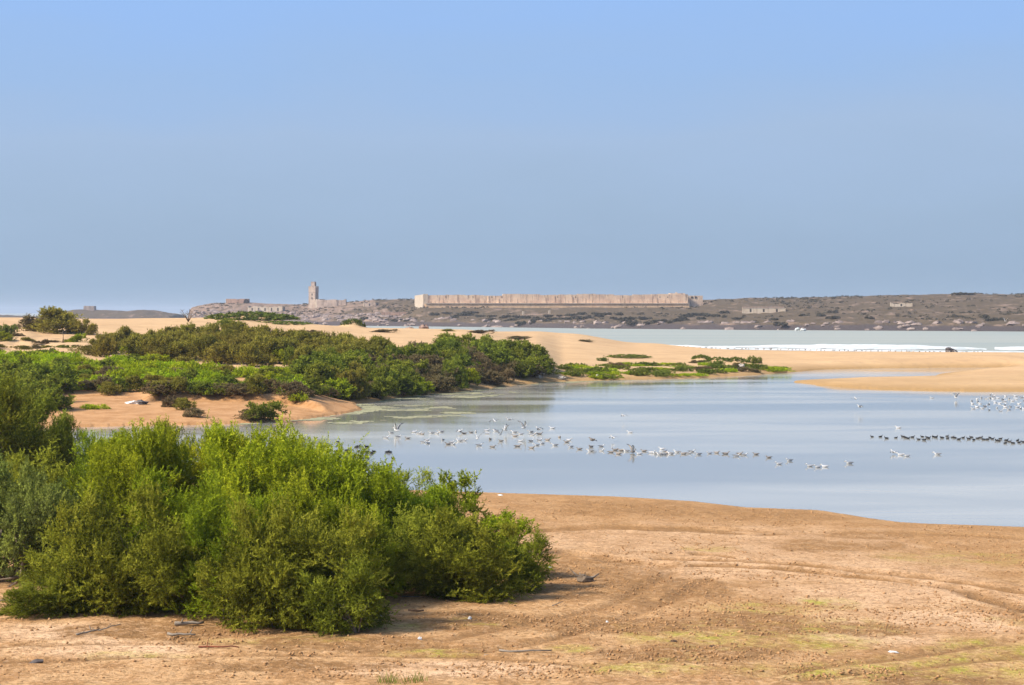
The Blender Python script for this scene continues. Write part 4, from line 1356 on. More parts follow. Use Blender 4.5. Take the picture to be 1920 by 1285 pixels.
def ragged_wall(mb, x0, x1, y0, y1, z0, z1, seg, jag, mi=0, seed=0):
    """wall with an uneven, ruined top"""
    r = random.Random(seed)
    n_ = max(2, int(abs(x1 - x0) / seg))
    xs = [x0 + (x1 - x0) * i / n_ for i in range(n_ + 1)]
    zs = [z1 - r.uniform(0, jag) for _ in xs]
    vs, fs = [], []
    for x, z in zip(xs, zs):
        vs += [(x, y0, z0), (x, y0, z), (x, y1, z), (x, y1, z0)]
    for i in range(n_):
        a, b = i * 4, i * 4 + 4
        fs += [(a, b, b + 1, a + 1), (a + 1, b + 1, b + 2, a + 2), (a + 2, b + 2, b + 3, a + 3)]
    fs += [(0, 1, 2, 3), (n_ * 4 + 3, n_ * 4 + 2, n_ * 4 + 1, n_ * 4)]
    mb.add(vs, fs, mi)


def m_at(d):
    return d / FPX      # metres per photo pixel at distance d


# the long fort
FD = FORT_D
k = m_at(FD)
zb = FORT_Z
x0 = (FORT_PX - CX) * k
flen = (FORT_END - FORT_PX) * k * 1.012 / math.cos(FORT_ROT)
fort = link('fort', None, None, (x0 + 0.5 * flen * math.cos(FORT_ROT), FD + 0.5 * flen * math.sin(FORT_ROT), zb), (0, 0, FORT_ROT))
tag(fort, 'long low stone fort with a pale end wall stretched along the island', 'fort')
hw = 0.5 * flen
hr = 5.6 * k
hh = 22.5 * k
mb = MB()
mb.box(-hw, hw, 0, 14, -3.5, hr, 0, 0.25)
mb.build('rampart', M_RAMPART, fort)
mb = MB()
mb.box(-hw + .2, hw - .2, -0.35, 0.6, hr + 0.002, hr + 0.45)
mb.build('rampart_coping', M_WHITEWALL, fort)
# upper wall, in sections of uneven height
n_sec = 14
for i in range(n_sec):
    a = -hw + 2.0 + (2 * hw - 2) * i / n_sec
    b = -hw + 2.0 + (2 * hw - 2) * (i + 1) / n_sec
    mb = MB()
    top = hh + 0.35 * math.sin(i * 1.7) + (0.5 if i > 3 else 0.0) + random.uniform(-.15, .15)
    ragged_wall(mb, a, b - 0.02, 6.0 + 0.06 * (i % 2), 8.5, hr - .5, top, 2.6, 0.35, 0, i)
    mb.build('wall', M_FORT, fort)
    for j in range(2):
        if random.random() < .62:
            continue
        bx = a + (b - a) * (0.25 + 0.5 * j) + random.uniform(-.8, .8)
        mb = MB()
        mb.box(bx - .4, bx + .4, 5.65, 6.6, hr + 0.01, hr + (hh - hr) * random.uniform(.4, .9), 0, .08)
        mb.build('buttress', M_FORT, fort)
        mb = MB()
        mb.box(bx + 2.1, bx + 2.7, 5.9, 6.4, hh - 1.9, hh - 1.2)
        mb.build('embrasure', M_DARK, fort)
# pale end wall on the left, running back
mb = MB()
mb.box(-hw - 1.2, -hw + 1.8, 6.2, 120, -3.5, hh + .3, 0, 0.1)
mb.box(-hw - 2.2, -hw - 0.6, .6, 120, -3.5, hr * .7, 0, 0.5)
mb.build('end_wall', M_WHITEWALL, fort)
mb = MB()
mb.box(-hw - .9, -hw + 2.6, 5.4, 8.8, -3.5, hh + .6, 0, 0.15)
mb.build('corner_tower', M_WHITEWALL, fort)
# raised rooms and the block at the right end
mb = MB()
mb.box(hw - 13, hw - 2, 7, 16, hh - 1.2, hh + 1.3)
mb.box(hw - 9, hw - 7.8, 8, 9, hh + 1.3, hh + 2.1)
mb.box(hw - 22, hw - 18, 8, 12, hh - 1, hh + .8)
mb.build('raised_room', M_FORT, fort)
mb = MB()
mb.box(hw - 1.5, hw + 12.0, 10, 26, -1.5, hh - .4, 0, .1)
mb.build('end_block', M_FORT, fort)
for wx in (3.2, 6.0):
    mb = MB()
    mb.box(hw + wx, hw + wx + 1.2, 9.8, 10.6, hh - 2.4, hh - 1.0)
    mb.build('window', M_DARK, fort)

# minaret and mosque walls
Xm, Ym, Zm = site(588, 577.5)
k = m_at(Ym)
S = k
mos = link('minaret', None, None, (Xm, Ym, Zm), (0, 0, math.radians(-20)))
tag(mos, 'tall square ruined minaret with a small lantern on top standing over the island', 'minaret')
hb = (577.5 - 539.0) * S
hs = 8.0 * S * 0.92
mb = MB()
mb.box(-hs, hs, -hs, hs, -3, hb * .78, 0, 0.25)
mb.build('shaft', M_MINARET, mos)
mb = MB()
mb.box(-hs * .95, hs * .95, -hs * .95, hs * .95, hb * .78 + .01, hb, 0, -0.05)
mb.box(-hs * 1.02, hs * 1.02, -hs * 1.02, hs * 1.02, hb * .78 - .25, hb * .78 + .15)
mb.build('gallery', M_MINARET, mos)
mb = MB()
for sx in (-1, 0, 1):
    for sy in (-1, 0, 1):
        if sx or sy:
            mb.box(sx * hs * .82 - .5, sx * hs * .82 + .5, sy * hs * .82 - .5, sy * hs * .82 + .5, hb + .002, hb + .85, 0, .1)
mb.build('parapet', M_MINARET, mos)
mb = MB()
hl = hs * .52
mb.box(-hl, hl, -hl, hl, hb + .003, (577.5 - 528.5) * S, 0, 0.06)
mb.build('lantern', M_BROWNSTONE, mos)
for wz in (.42, .6):
    mb = MB()
    mb.box(-.35, .35, -hs - .04, -hs + .6, hb * wz, hb * wz + 1.7)
    mb.build('window', M_DARK, mos)
hall = link('mosque_hall', None, None, (Xm + 14 * S, Ym - 9, Zm), (0, 0, math.radians(-20)))
tag(hall, 'roofless stone hall with one bright end wall at the foot of the minaret', 'ruin')
mb = MB()
ragged_wall(mb, -3, 36 * S, 0, 1.6, -3, 15.5 * S, 2.5, .5, 0, 3)
mb.build('front_wall', M_BROWNSTONE, hall)
mb = MB()
mb.box(-4.2, -3.0, .02, 17, -3, 14.8 * S)
for kx in range(4):
    mb.box(-4.2, -3.0, 1 + kx * 4.2, 3 + kx * 4.2, 14.8 * S + .002, 16.3 * S)
mb.build('end_wall', M_WHITEWALL, hall)
mb = MB()
ragged_wall(mb, -3, 36 * S, 16, 17.4, -3, 16.5 * S, 3, 1.0, 0, 5)
mb.build('rear_wall', M_BROWNSTONE, hall)


def ruin(px, py, wpx, hpx, mats, rot, label, name='ruined_building', depth=7.0, openings=0, roof=False, jag=.5, seed=1):
    X, Y, Z = site(px, py)
    k = m_at(Y)
    w, h = wpx * k / 2, hpx * k
    root = link(name, None, None, (X, Y, Z), (0, 0, math.radians(rot)))
    tag(root, label, 'ruin' if name == 'ruined_building' else 'building')
    mb = MB()
    ragged_wall(mb, -w, w, 0, .8, -2.5, h, 1.6, jag, 0, seed)
    mb.build('front_wall', mats[0], root)
    mb = MB()
    mb.box(-w - .5, -w, .02, depth, -2.5, h * .98)
    mb.build('side_wall', mats[1], root)
    mb = MB()
    mb.box(w, w + .5, .02, depth, -2.5, h * .9)
    mb.build('side_wall', mats[0], root)
    mb = MB()
    ragged_wall(mb, -w, w, depth - .8, depth, -2.5, h * 1.02, 2.2, jag, 0, seed + 9)
    mb.build('rear_wall', mats[0], root)
    for i in range(openings):
        ox = -w + 2 * w * (i + .6) / (openings + .2)
        mb = MB()
        mb.box(ox - .55, ox + .55, -.04, .4, h * .12, h * .68)
        mb.build('doorway', M_DARK, root)
    if roof:
        mb = MB()
        mb.box(-w - .3, w * .98, -.3, depth - .1, h * .92, h * 1.1, 0, .1)
        mb.build('roof', M_ROOF, root)
    return root


ruin(442, 569, 38, 8.5, (M_PINKSTONE, M_WHITEWALL), -14, 'pale ruined block with a dark arched end on the left summit of the island', depth=9, seed=4)
Xa, Ya, Za = site(461, 569)
mb = MB()
kk = m_at(Ya)
mb.add([(math.cos(a) * 4.2 * kk, yy, max(0, math.sin(a)) * 8 * kk) for yy in (-.3, 4) for a in np.linspace(0, math.pi, 9)],
       [tuple(range(8, -1, -1)), tuple(range(9, 18))] + [(i, i + 1, i + 10, i + 9) for i in range(8)])
o = mb.build('arched_vault', M_DARK)
o.location = (Xa, Ya - 1, Za)
tag(o, 'dark arched vault at the end of the ruined block on the left summit', 'vault')
ruin(497, 585, 66, 11, (M_WHITEWALL, M_WHITEWALL), -12, 'long whitish ruin with broken window gaps below the left summit', openings=5, jag=1.6, seed=6)
ruin(693, 575, 22, 8, (M_BROWNSTONE, M_WHITEWALL), -15, 'small brown ruin on the slope between minaret and fort', openings=1, jag=1.0, seed=8)
ruin(742, 592, 52, 6.5, (M_PINKSTONE, M_PINKSTONE), -6, 'low pinkish wall of a ruin near the shore below the fort', depth=5, jag=.6, seed=10)
ruin(1432, 586.5, 78, 10, (M_WHITEWALL, M_WHITEWALL), -8, 'long single-storey pale house with a reddish roof right of the fort', 'stone_house', openings=3, roof=True, jag=.1, seed=12)
ruin(1690, 575.5, 38, 8, (M_WHITEWALL, M_WHITEWALL), -10, 'small pale ruin standing alone on the right slope of the island', depth=6, openings=1, jag=1.4, seed=14)
for (px, py, lab) in [(1030, 589, 'small pale gatepost pair on the slope under the fort'), (981, 591, 'white marker stone on the slope under the fort')]:
    X, Y, Z = site(px, py)
    mb = MB()
    mb.box(-.9, .9, -.7, .7, -1, 2.6, 0, .25)
    o = mb.build('stone_marker', M_WHITEWALL)
    o.location = (X, Y, Z)
    tag(o, lab.replace('gatepost pair', 'stone post'), 'marker')

# dark blockhouse on the far islet
mb = MB()
kk = 2300 / FPX
mb.box(-11 * kk, 11 * kk, -6, 6, -6, 10 * kk, 0, .8)
o = mb.build('blockhouse', M_BROWNSTONE)
o.location = ((172 - CX) * kk, 2290, CAM_H + (HY - 584) * kk)
tag(o, 'dark square block on top of the far islet', 'building')

# crumbled sea fort on the beach
X, Y, Z = hit(782, 619)
Y = 600.0
kk = m_at(Y)
X = (782 - CX) * kk
sea_fort = link('crumbled_fort', None, None, (X, Y, 3.0), (0, 0, 0))
tag(sea_fort, 'crumbled reddish ruin lying in blocks at the edge of the beach', 'ruin')
for (ax, bx, zt, sd_) in [(-27, -2, 12, 1), (-18, 0, 9, 2), (2, 22, 17, 3), (-24, 22, 4, 4)]:
    mb = MB()
    cx_ = .5 * (ax + bx) * kk
    mb.lump((cx_, 0 if sd_ < 4 else -1, zt * kk * .45), (abs(bx - ax) * kk * .52, 2.2, zt * kk * .6), sd_, .28, 10, 6)
    mb.build('fallen_block' if sd_ != 3 else 'tower_stump', M_PINKSTONE, sea_fort)

# rock in the surf
X, Y = ground_pt(1784, 662)
root = link('surf_rock', None, None, (X, Y, 0))
for (ox, oz, rx, rz, s_) in [(-.5, .3, 1.0, .6, 1), (.7, .2, 1.0, .5, 2), (-.6, 1.0, .7, .35, 3), (.1, .6, .8, .4, 4)]:
    mb = MB()
    mb.lump((ox, .1 * s_, oz), (rx, .8, rz), s_, .3)
    mb.build('boulder', M_DARK_ROCK, root)
tag(root, 'dark rocks piled at the water edge in the white surf', 'rock')
# spray where a wave hits the island
X, Y = ground_pt(1499, 620.5)
mb = MB()
for s_ in range(7):
    mb.lump((random.uniform(-2.6, 2.6), random.uniform(-1, 1), random.uniform(.2, 1.4)), (random.uniform(.5, 1.3), .6, random.uniform(.3, .8)), s_, .4, 8, 5, 0, True)
o = mb.build('wave_spray', M_FOAM)
o.location = (X, Y - 4, 0)
tag(o, kind='stuff')

# ------------------------------------------------------------------ floating weed at the foot of the green bank
M_WEED = mat_simple('floating_weed', (0.315, 0.302, 0.170), (0.214, 0.195, 0.113), 0.5, obj=False, stretch=(0.5, 1.5, 1))
cs = (0.45, 0.8)
gx = np.arange(-110, 30, cs[0])
gy = np.arange(160, 300, cs[1])
WX, WY = np.meshgrid(gx, gy)
wsd = shore_dist(WX, WY)
wpx = CX + FPX * WX / WY
nz = fbm(WX / 5, WY / 5, 331, 5) + 0.35 * fbm(WX / 1.5, WY / 1.8, 335, 3)
reach = np.interp(wpx, [430, 560, 650, 760, 880, 1000, 1100, 1250], [2, 6, 15, 20, 20, 9, 4, 0])
ok = (wsd < -0.3) & (wsd > -reach) & (nz > 0.30 - 0.45 * smooth(-3.0, -0.6, wsd) + 0.35 * smooth(0.5, 1.0, -wsd / np.maximum(reach, .1))) & (wpx > 450) & (wpx < 1230)
ri, ci = np.nonzero(ok)
n_ = len(ri)
bx, by = WX[ri, ci], WY[ri, ci]
jit = rng.uniform(-.12, .12, (n_, 4, 2))
V = np.zeros((n_, 4, 3))
for c_, (dx, dy) in enumerate(((-.55, -.55), (.55, -.55), (.55, .55), (-.55, .55))):
    V[:, c_, 0] = bx + dx * cs[0] + jit[:, c_, 0]
    V[:, c_, 1] = by + dy * cs[1] + jit[:, c_, 1]
V[:, :, 2] = (0.006 + 0.02 * rng.random(n_))[:, None]
tag(link('floating_weed', mesh_np('floating_weed', V.reshape(-1, 3), np.arange(n_ * 4).reshape(-1, 4), M_WEED)), kind='stuff')

# ------------------------------------------------------------------ clods and litter on the mud flat
r_ = np.random.default_rng(12)
octa = np.array([(1, 0, 0), (-1, 0, 0), (0, 1, 0), (0, -1, 0), (0, 0, 1), (0, 0, -1)], float)
ofa = np.array([(0, 2, 4), (2, 1, 4), (1, 3, 4), (3, 0, 4), (2, 0, 5), (1, 2, 5), (3, 1, 5), (0, 3, 5)])
CXY = []
for _ in range(60000):
    px_, py_ = r_.uniform(-60, 1980), 935 + 360 * r_.random() ** 1.0
    CXY.append(ground_pt(px_, py_, 0.4))
CXY = np.array(CXY)
zc, sdc = land(CXY[:, 0], CXY[:, 1], True, True)[:2]
dn = fbm(CXY[:, 0] / 4, CXY[:, 1] / 5, 95, 3)
dk = blobs([(1120, 1085, 170, 34), (1290, 1110, 110, 26), (1400, 1180, 130, 22), (930, 1175, 130, 20), (1130, 1185, 150, 22), (1600, 1190, 110, 14), (1300, 1240, 200, 18)], CXY[:, 0], CXY[:, 1], 83)
keep = (sdc > 1.0) & ((dn > 0.18) | (dk > 0.35) | (r_.random(len(dn)) < .15))
CXY, zc = CXY[keep], zc[keep]
n_ = len(CXY)
sz = 0.012 + 0.045 * r_.random(n_) ** 4.0
V = octa[None] * sz[:, None, None] * r_.uniform(.6, 1.5, (n_, 1, 3)) * r_.uniform(.75, 1.25, (n_, 6, 1))
a = r_.uniform(0, 6.28, n_)
ca, sa = np.cos(a)[:, None], np.sin(a)[:, None]
V = np.stack([V[..., 0] * ca - V[..., 1] * sa, V[..., 0] * sa + V[..., 1] * ca, V[..., 2] * .7], -1)
V += np.stack([CXY[:, 0], CXY[:, 1], zc + sz * .3], -1)[:, None, :]
F = (ofa[None] + (np.arange(n_) * 6)[:, None, None]).reshape(-1, 3)
M_CLOD = mat_simple('mud_clod', (0.408, 0.232, 0.104), (0.266, 0.141, 0.059), 0.6, obj=False)
tag(link('mud_gravel', mesh_np('mud_gravel', V.reshape(-1, 3), F, M_CLOD)), kind='stuff')


def scrap(x, y, size, mat, name, label, cat, seed):
    size = tuple(v * 0.72 for v in size) if y > 900 else size
    X, Y, Z = hit(x, y)
    mb = MB()
    mb.lump((0, 0, size[2] * .5), size, seed, .35, 8, 5)
    o = mb.build(name, mat)
    o.location = (X, Y, Z)
    o.rotation_euler = (0, 0, random.uniform(0, 3))
    tag(o, label, cat)


def log(x, y, length, rad, rot, mat, name, label, seed, branches=1, tilt=0.03):
    rad *= 0.68
    length *= 0.85
    X, Y, Z = hit(x, y)
    r = random.Random(seed)
    mb = MB()
    n_ = 5
    pts = [((i / n_ - .5) * length, r.uniform(-.05, .05) * length, rad * .7 + r.uniform(0, .04) * length + tilt * length * i / n_) for i in range(n_ + 1)]
    mb.tube(pts, [rad * (1.1 - .5 * i / n_) for i in range(n_ + 1)], 7)
    for b in range(branches):
        p = pts[r.randrange(1, n_)]
        e = (p[0] + r.uniform(-.25, .25) * length, p[1] + r.uniform(-.3, .3) * length, p[2] + r.uniform(.05, .25) * length)
        mb.tube([p, tuple((u + v) / 2 + r.uniform(-.02, .02) for u, v in zip(p, e)), e], [rad * .55, rad * .4, rad * .2], 5)
    o = mb.build(name, mat)
    o.location = (X, Y, Z)
    o.rotation_euler = (0, 0, math.radians(rot))
    tag(o, label, 'driftwood')


log(355, 1175, 1.0, .09, 5, M_DRIFT, 'fallen_log', 'short pale log at the foot of the thicket', 1)
log(340, 1194, 1.0, .06, -12, M_DRIFT, 'fallen_log', 'thin grey log lying on bare mud in front of the short pale log', 2)
log(165, 1192, .9, .045, 40, M_DRIFT, 'dead_branch', 'bleached forked branch on the sand beside the drooping bush', 3, 3, .1)
log(205, 1183, .8, .03, 25, M_DRIFT, 'dead_branch', 'thin bleached twig right of the forked branch', 4, 2, .2)
log(20, 1133, 1.4, .035, -25, M_DRIFT, 'dead_branch', 'long bleached stick on the sand mound at the left edge', 5, 1, .05)
log(985, 1227, 1.7, .045, 2, M_DRIFT, 'fallen_log', 'long pale stick lying flat in the middle of the mud', 6, 0, 0)
log(925, 1232, .6, .03, 0, M_DRIFT, 'dead_branch', 'short pale stick left of the long stick', 7, 0, 0)
log(1045, 1137, .55, .025, 40, M_DRIFT, 'dead_branch', 'small pale twig on the littered ground right of the thicket', 8, 2, .2)
log(770, 1121, .7, .03, -6, M_DRIFT, 'dead_branch', 'whitish stick under the edge of the right bushes', 9, 0, 0)
log(780, 1149, .6, .06, -15, M_BROWN_LUMP, 'dead_branch', 'short brown chunk of wood in the little clearing', 10, 0)
log(410, 1217, 1.3, .04, 4, M_RED, 'rusty_scrap', 'reddish scrap strewn on the mud below the foremost bush', 11, 1, 0)
log(640, 1096, 2.2, .035, 60, M_DRIFT, 'dead_branch', 'bare pale branch showing through the front of the thicket', 12, 3, .5)
log(745, 1075, 1.9, .03, 25, M_DRIFT, 'dead_branch', 'bare pale twig showing through the right of the thicket', 13, 3, .4)
# root stump with raised arms
X, Y, Z = hit(1097, 1091)
root = link('root_stump', None, None, (X, Y, Z))
mb = MB()
mb.lump((0, 0, .08), (.28, .2, .16), 3, .35, 8, 5)
mb.build('stump', M_DARKBARK, root)
for (ex, ez) in [(-.55, .45), (.5, .28), (-.2, .3), (.25, .15)]:
    mb = MB()
    mb.tube([(ex * .15, 0, .1), (ex * .6, .05, ez * .5), (ex, 0, ez)], [.06, .045, .02], 6)
    mb.build('root', M_DRIFT, root)
tag(root, 'uprooted stump with bleached arms on the littered ground right of the thicket', 'stump')
# forked pale stems under the left tamarisks
for (x, y, lab, s_) in [(58, 1092, 'bare pale forked trunk rising under the grey-green tamarisk', 1), (8, 1090, 'bare pale trunk leaning at the left edge', 2)]:
    X, Y, Z = hit(x, y)
    mb = MB()
    mb.tube([(-.5, -.1, -.05), (-.2, -.1, .15), (0, -.1, .35), (.05, 0, 1.0), (.2, .1, 1.9)], [.03, .05, .07, .06, .03], 7)
    if s_ == 1:
        mb.tube([(0, -.1, .35), (-.5, -.2, .28), (-1.1, -.2, .22)], [.045, .035, .015], 6)
        mb.tube([(.02, -.05, .9), (-.15, 0, 1.4), (-.3, .1, 1.8)], [.035, .03, .015], 6)
    root = mb.build('bare_trunk', M_BARK)
    root.location = (X, Y - 1.2, Z)
    tag(root, lab, 'trunk')
# dead twigs beside the front bush
X, Y, Z = hit(672, 1185)
bare_branches('dead_twigs_shrub', (X, Y - .3, Z), .9, 8, 17, M_DRIFT, 'grey leafless twigs standing beside the front olive bush', 'dead shrub')

SCR = [(48, 1148, (.22, .1, .06), M_WHITE, 'white scrap', 'flat white scrap on the sand at the far left'),
       (70, 1246, (.28, .16, .09), M_DARK_ROCK, 'dark stone', 'dark flat stone on the bare mud at the lower left'),
       (788, 1203, (.10, .08, .09), M_WHITE, 'white scrap', 'white crumpled scrap on the mud below the little clearing'),
       (881, 1163, (.09, .07, .08), M_WHITE, 'white scrap', 'white scrap on the dark trampled patch'),
       (714, 1157, (.06, .06, .06), M_WHITE, 'white scrap', 'small bluish-white scrap at the edge of the clearing'),
       (1138, 1170, (.06, .06, .05), M_WHITE, 'white scrap', 'small white pebble on the open mud'),
       (1675, 1226, (.22, .1, .04), M_WHITE, 'white scrap', 'pale flat scrap on the mud at the lower right'),
       (939, 931, (.35, .18, .08), M_WHITE, 'white scrap', 'whitish scrap lying on the near shoreline'),
       (1032, 1066, (.08, .06, .06), M_WHITE, 'white scrap', 'grey-white scrap beside the lowest dark bush'),
       (1283, 1183, (.10, .08, .07), M_BROWN_LUMP, 'mud clod', 'brown lump beside the mossy patch'),
       (1262, 1207, (.16, .1, .08), M_BROWN_LUMP, 'mud clod', 'dark clod standing on the mossy patch'),
       (1335, 1217, (.14, .1, .06), M_BROWN_LUMP, 'mud clod', 'dark clod below the mossy patch'),
       (1258, 1040, (.10, .08, .08), M_BROWN_LUMP, 'mud clod', 'single dark clod on the dry pale mud'),
       (266, 759, (.6, .4, .3), M_DARK_ROCK, 'dark stone', 'dark thing lying on the sandy bank'),
       (250, 758, (.9, .4, .2), M_WHITE, 'white scrap', 'white strip beside the dark thing on the sandy bank'),
       (443, 705, (.5, .4, .4), M_PALE_ROCK, 'pale stone', 'pale stone among the bright green mounds'),
       (1011, 709, (.8, .5, .75), M_PALE_ROCK, 'pale stone', 'tall pale stone at the foot of the green bank'),
       (1053, 712, (.7, .4, .3), M_PALE_ROCK, 'pale stone', 'flat pale stone at the waterline right of the green bank'),
       (1390, 692, (.9, .5, .5), M_PALE_ROCK, 'pale stone', 'pale stone leaning between the dark mounds'),
       (1120, 709, (.5, .3, .3), M_PALE_ROCK, 'pale stone', 'small pale stone on the wet sand below the sand strip')]
for i, (x, y, s_, m_, nm, lab) in enumerate(SCR):
    scrap(x, y, s_, m_, nm.replace(' ', '_'), lab, nm.split()[1], 30 + i)

# ------------------------------------------------------------------ birds
M_BWHITE = mat_simple('white_plumage', (0.502, 0.496, 0.483), (0.428, 0.422, 0.410), 3.0)
M_BGREY = mat_simple('grey_mantle', (0.20, 0.20, 0.205), (0.15, 0.15, 0.155), 5.0)
M_BMID = mat_simple('pale_grey_mantle', (0.42, 0.42, 0.43), (0.34, 0.34, 0.35), 5.0)
M_BBROWN = mat_simple('mottled_brown_plumage', (0.289, 0.252, 0.220), (0.170, 0.144, 0.120), 9.0)
M_BBLACK = mat_simple('black_plumage', (0.018, 0.018, 0.020), (0.030, 0.029, 0.030), 5.0)
M_BILL = mat_simple('yellow_bill', (0.70, 0.42, 0.06), (0.60, 0.34, 0.05), 5.0)


def ring_body(prof, n=10):
    """prof: (x, z centre, half width, half height) from tail to bill -> one continuous skin"""
    V, F = [], []
    for (x, z, w, h) in prof:
        for k in range(n):
            a = 2 * math.pi * k / n
            V.append((x, w * math.cos(a), z + h * math.sin(a)))
    for i in range(len(prof) - 1):
        for k in range(n):
            F.append((i * n + k, i * n + (k + 1) % n, (i + 1) * n + (k + 1) % n, (i + 1) * n + k))
    F.append(tuple(range(n)))
    F.append(tuple(reversed(range((len(prof) - 1) * n, len(prof) * n))))
    return V, F


GULL = [(-.34, .12, .01, .008), (-.27, .115, .045, .02), (-.18, .09, .085, .065), (-.05, .07, .115, .10), (.08, .075, .115, .105), (.16, .11, .085, .09),
        (.20, .17, .055, .06), (.22, .225, .052, .055), (.255, .24, .048, .047), (.29, .235, .03, .028), (.31, .23, .014, .014), (.36, .222, .007, .008), (.375, .215, .003, .004)]
COOT = [(-.21, .07, .01, .008), (-.16, .075, .05, .03), (-.09, .07, .085, .07), (0, .06, .10, .085), (.07, .065, .09, .085), (.12, .10, .055, .06),
        (.14, .155, .036, .045), (.16, .19, .034, .036), (.185, .19, .027, .026), (.20, .185, .013, .015), (.235, .175, .006, .007)]


def gull_body(mantle):
    V, F = ring_body(GULL)
    me = bpy.data.meshes.new('gull_body')
    me.from_pydata(V, [], F)
    for m_ in (M_BWHITE, mantle, M_BBLACK, M_BILL):
        me.materials.append(m_)
    for p in me.polygons:
        c = p.center
        p.use_smooth = True
        p.material_index = 3 if c.x > .305 else 0
    return me


def folded_wing(mantle, side):
    mb = MB()
    s = side
    vs = [(.10, s * .085, .15), (.12, s * .122, .10), (-.10, s * .128, .085), (-.30, s * .06, .13), (-.42, s * .02, .155), (-.25, s * .035, .175), (0, s * .05, .185)]
    mid = (-.08, s * .115, .14)
    vs.append(mid)
    fs = [(i, (i + 1) % 7, 7) if s > 0 else ((i + 1) % 7, i, 7) for i in range(7)]
    mb.add(vs, fs, 0, True)
    for i in (2, 3, 4):
        mb.m[i] = 1 if i in (3,) else 0
    return mb.mesh('folded_wing', [mantle, M_BBLACK])


def open_wing(mantle, side, lift, sweep=-.1, tipdrop=0.0):
    """spread wing: shoulder, wrist, tip with real thickness"""
    s = side
    st = [(.09, -.10, .07 * s, .13, .030), (.12, -.09, .20 * s, .13 + lift * .17, .026), (.12, -.06, .36 * s, .13 + lift * .34, .018),
          (.05, -.10, .52 * s, .13 + lift * .46 - tipdrop * .10, .012), (-.10, -.17, .68 * s, .13 + lift * .55 - tipdrop * .28, .004)]
    V, F, Mi = [], [], []
    for (xl, xt, y, z, th) in st:
        xm = (xl * 2 + xt) / 3
        V += [(xl + sweep * abs(y), y, z), (xm + sweep * abs(y), y, z + th), (xt + sweep * abs(y), y, z), (xm + sweep * abs(y), y, z - th * .4)]
    for i in range(len(st) - 1):
        for k in range(4):
            f = (i * 4 + k, i * 4 + (k + 1) % 4, (i + 1) * 4 + (k + 1) % 4, (i + 1) * 4 + k)
            F.append(f if s < 0 else tuple(reversed(f)))
            Mi.append(1 if i == 3 else (0 if k < 2 else 2))
    F.append((0, 1, 2, 3))
    Mi.append(0)
    F.append(tuple((len(st) - 1) * 4 + k for k in (3, 2, 1, 0)))
    Mi.append(1)
    mb = MB()
    mb.add(V, F, 0, True)
    mb.m = Mi
    return mb.mesh('open_wing', [mantle, M_BBLACK, M_BWHITE])


GB = {'dark': gull_body(M_BGREY), 'pale': gull_body(M_BMID)}
BV, BF = ring_body(GULL)
me = bpy.data.meshes.new('young_gull_body')
me.from_pydata(BV, [], BF)
me.materials.append(M_BBROWN)
GB['young'] = me
WING = {}
for kind, mt in (('dark', M_BGREY), ('pale', M_BMID), ('young', M_BBROWN)):
    WING[kind, 'fold'] = (folded_wing(mt, 1), folded_wing(mt, -1))
    for pose, (lift, drop) in {'up': (1.05, 0), 'glide': (.22, .8), 'down': (-.5, .2), 'flat': (.12, .3)}.items():
        WING[kind, pose] = (open_wing(mt, 1, lift, -.12, drop), open_wing(mt, -1, lift, -.12, drop))
CB, CF = ring_body(COOT, 8)
coot_me = bpy.data.meshes.new('coot_body')
coot_me.from_pydata(CB, [], CF)
coot_me.materials.append(M_BBLACK)
coot_me.materials.append(M_BWHITE)
for p in coot_me.polygons:
    p.use_smooth = True
    p.material_index = 1 if p.center.x > .19 else 0
legs = MB()
for s in (-1, 1):
    legs.tube([(0, s * .04, 0), (0, s * .035, -.10), (.01, s * .035, -.20)], [.008, .007, .009], 5)
leg_me = [None, None]
for i, s in enumerate((-1, 1)):
    mb = MB()
    mb.tube([(.0, s * .04, .02), (0, s * .035, -.09), (.01, s * .035, -.20)], [.010, .009, .009], 5)
    mb.tube([(.01, s * .035, -.195), (.06, s * .04, -.2)], [.009, .005], 4)
    leg_me[i] = mb.mesh('gull_leg', M_BILL)

BIRDS = []


def gull(x, y, kind, pose, heading, size, group, label, alt=0.0, base_row=None, pitch=0.0, stand=False):
    """bird seen at photo column x, row y; a flying one hangs above the water point at base_row"""
    size *= .74
    if base_row is None:
        X, Y = ground_pt(x, y)
        Z = -.03 * size
        if stand:
            Z = float(land(np.array([X]), np.array([Y]))[0]) + .19 * size
    else:
        d = CAM_H * FPX / (base_row - HY)
        X, Y, Z = (x - CX) / FPX * d, d, CAM_H - (y - HY) / FPX * d - .12 * size
    root = link('gull', None, None, (X, Y, Z), (0, pitch, heading), (size,) * 3)
    link('body', GB[kind], root)
    for w_ in WING[kind, pose]:
        link('wing', w_, root)
    if stand:
        for l_ in leg_me:
            link('leg', l_, root)
    tag(root, label, 'gull', group)
    return root


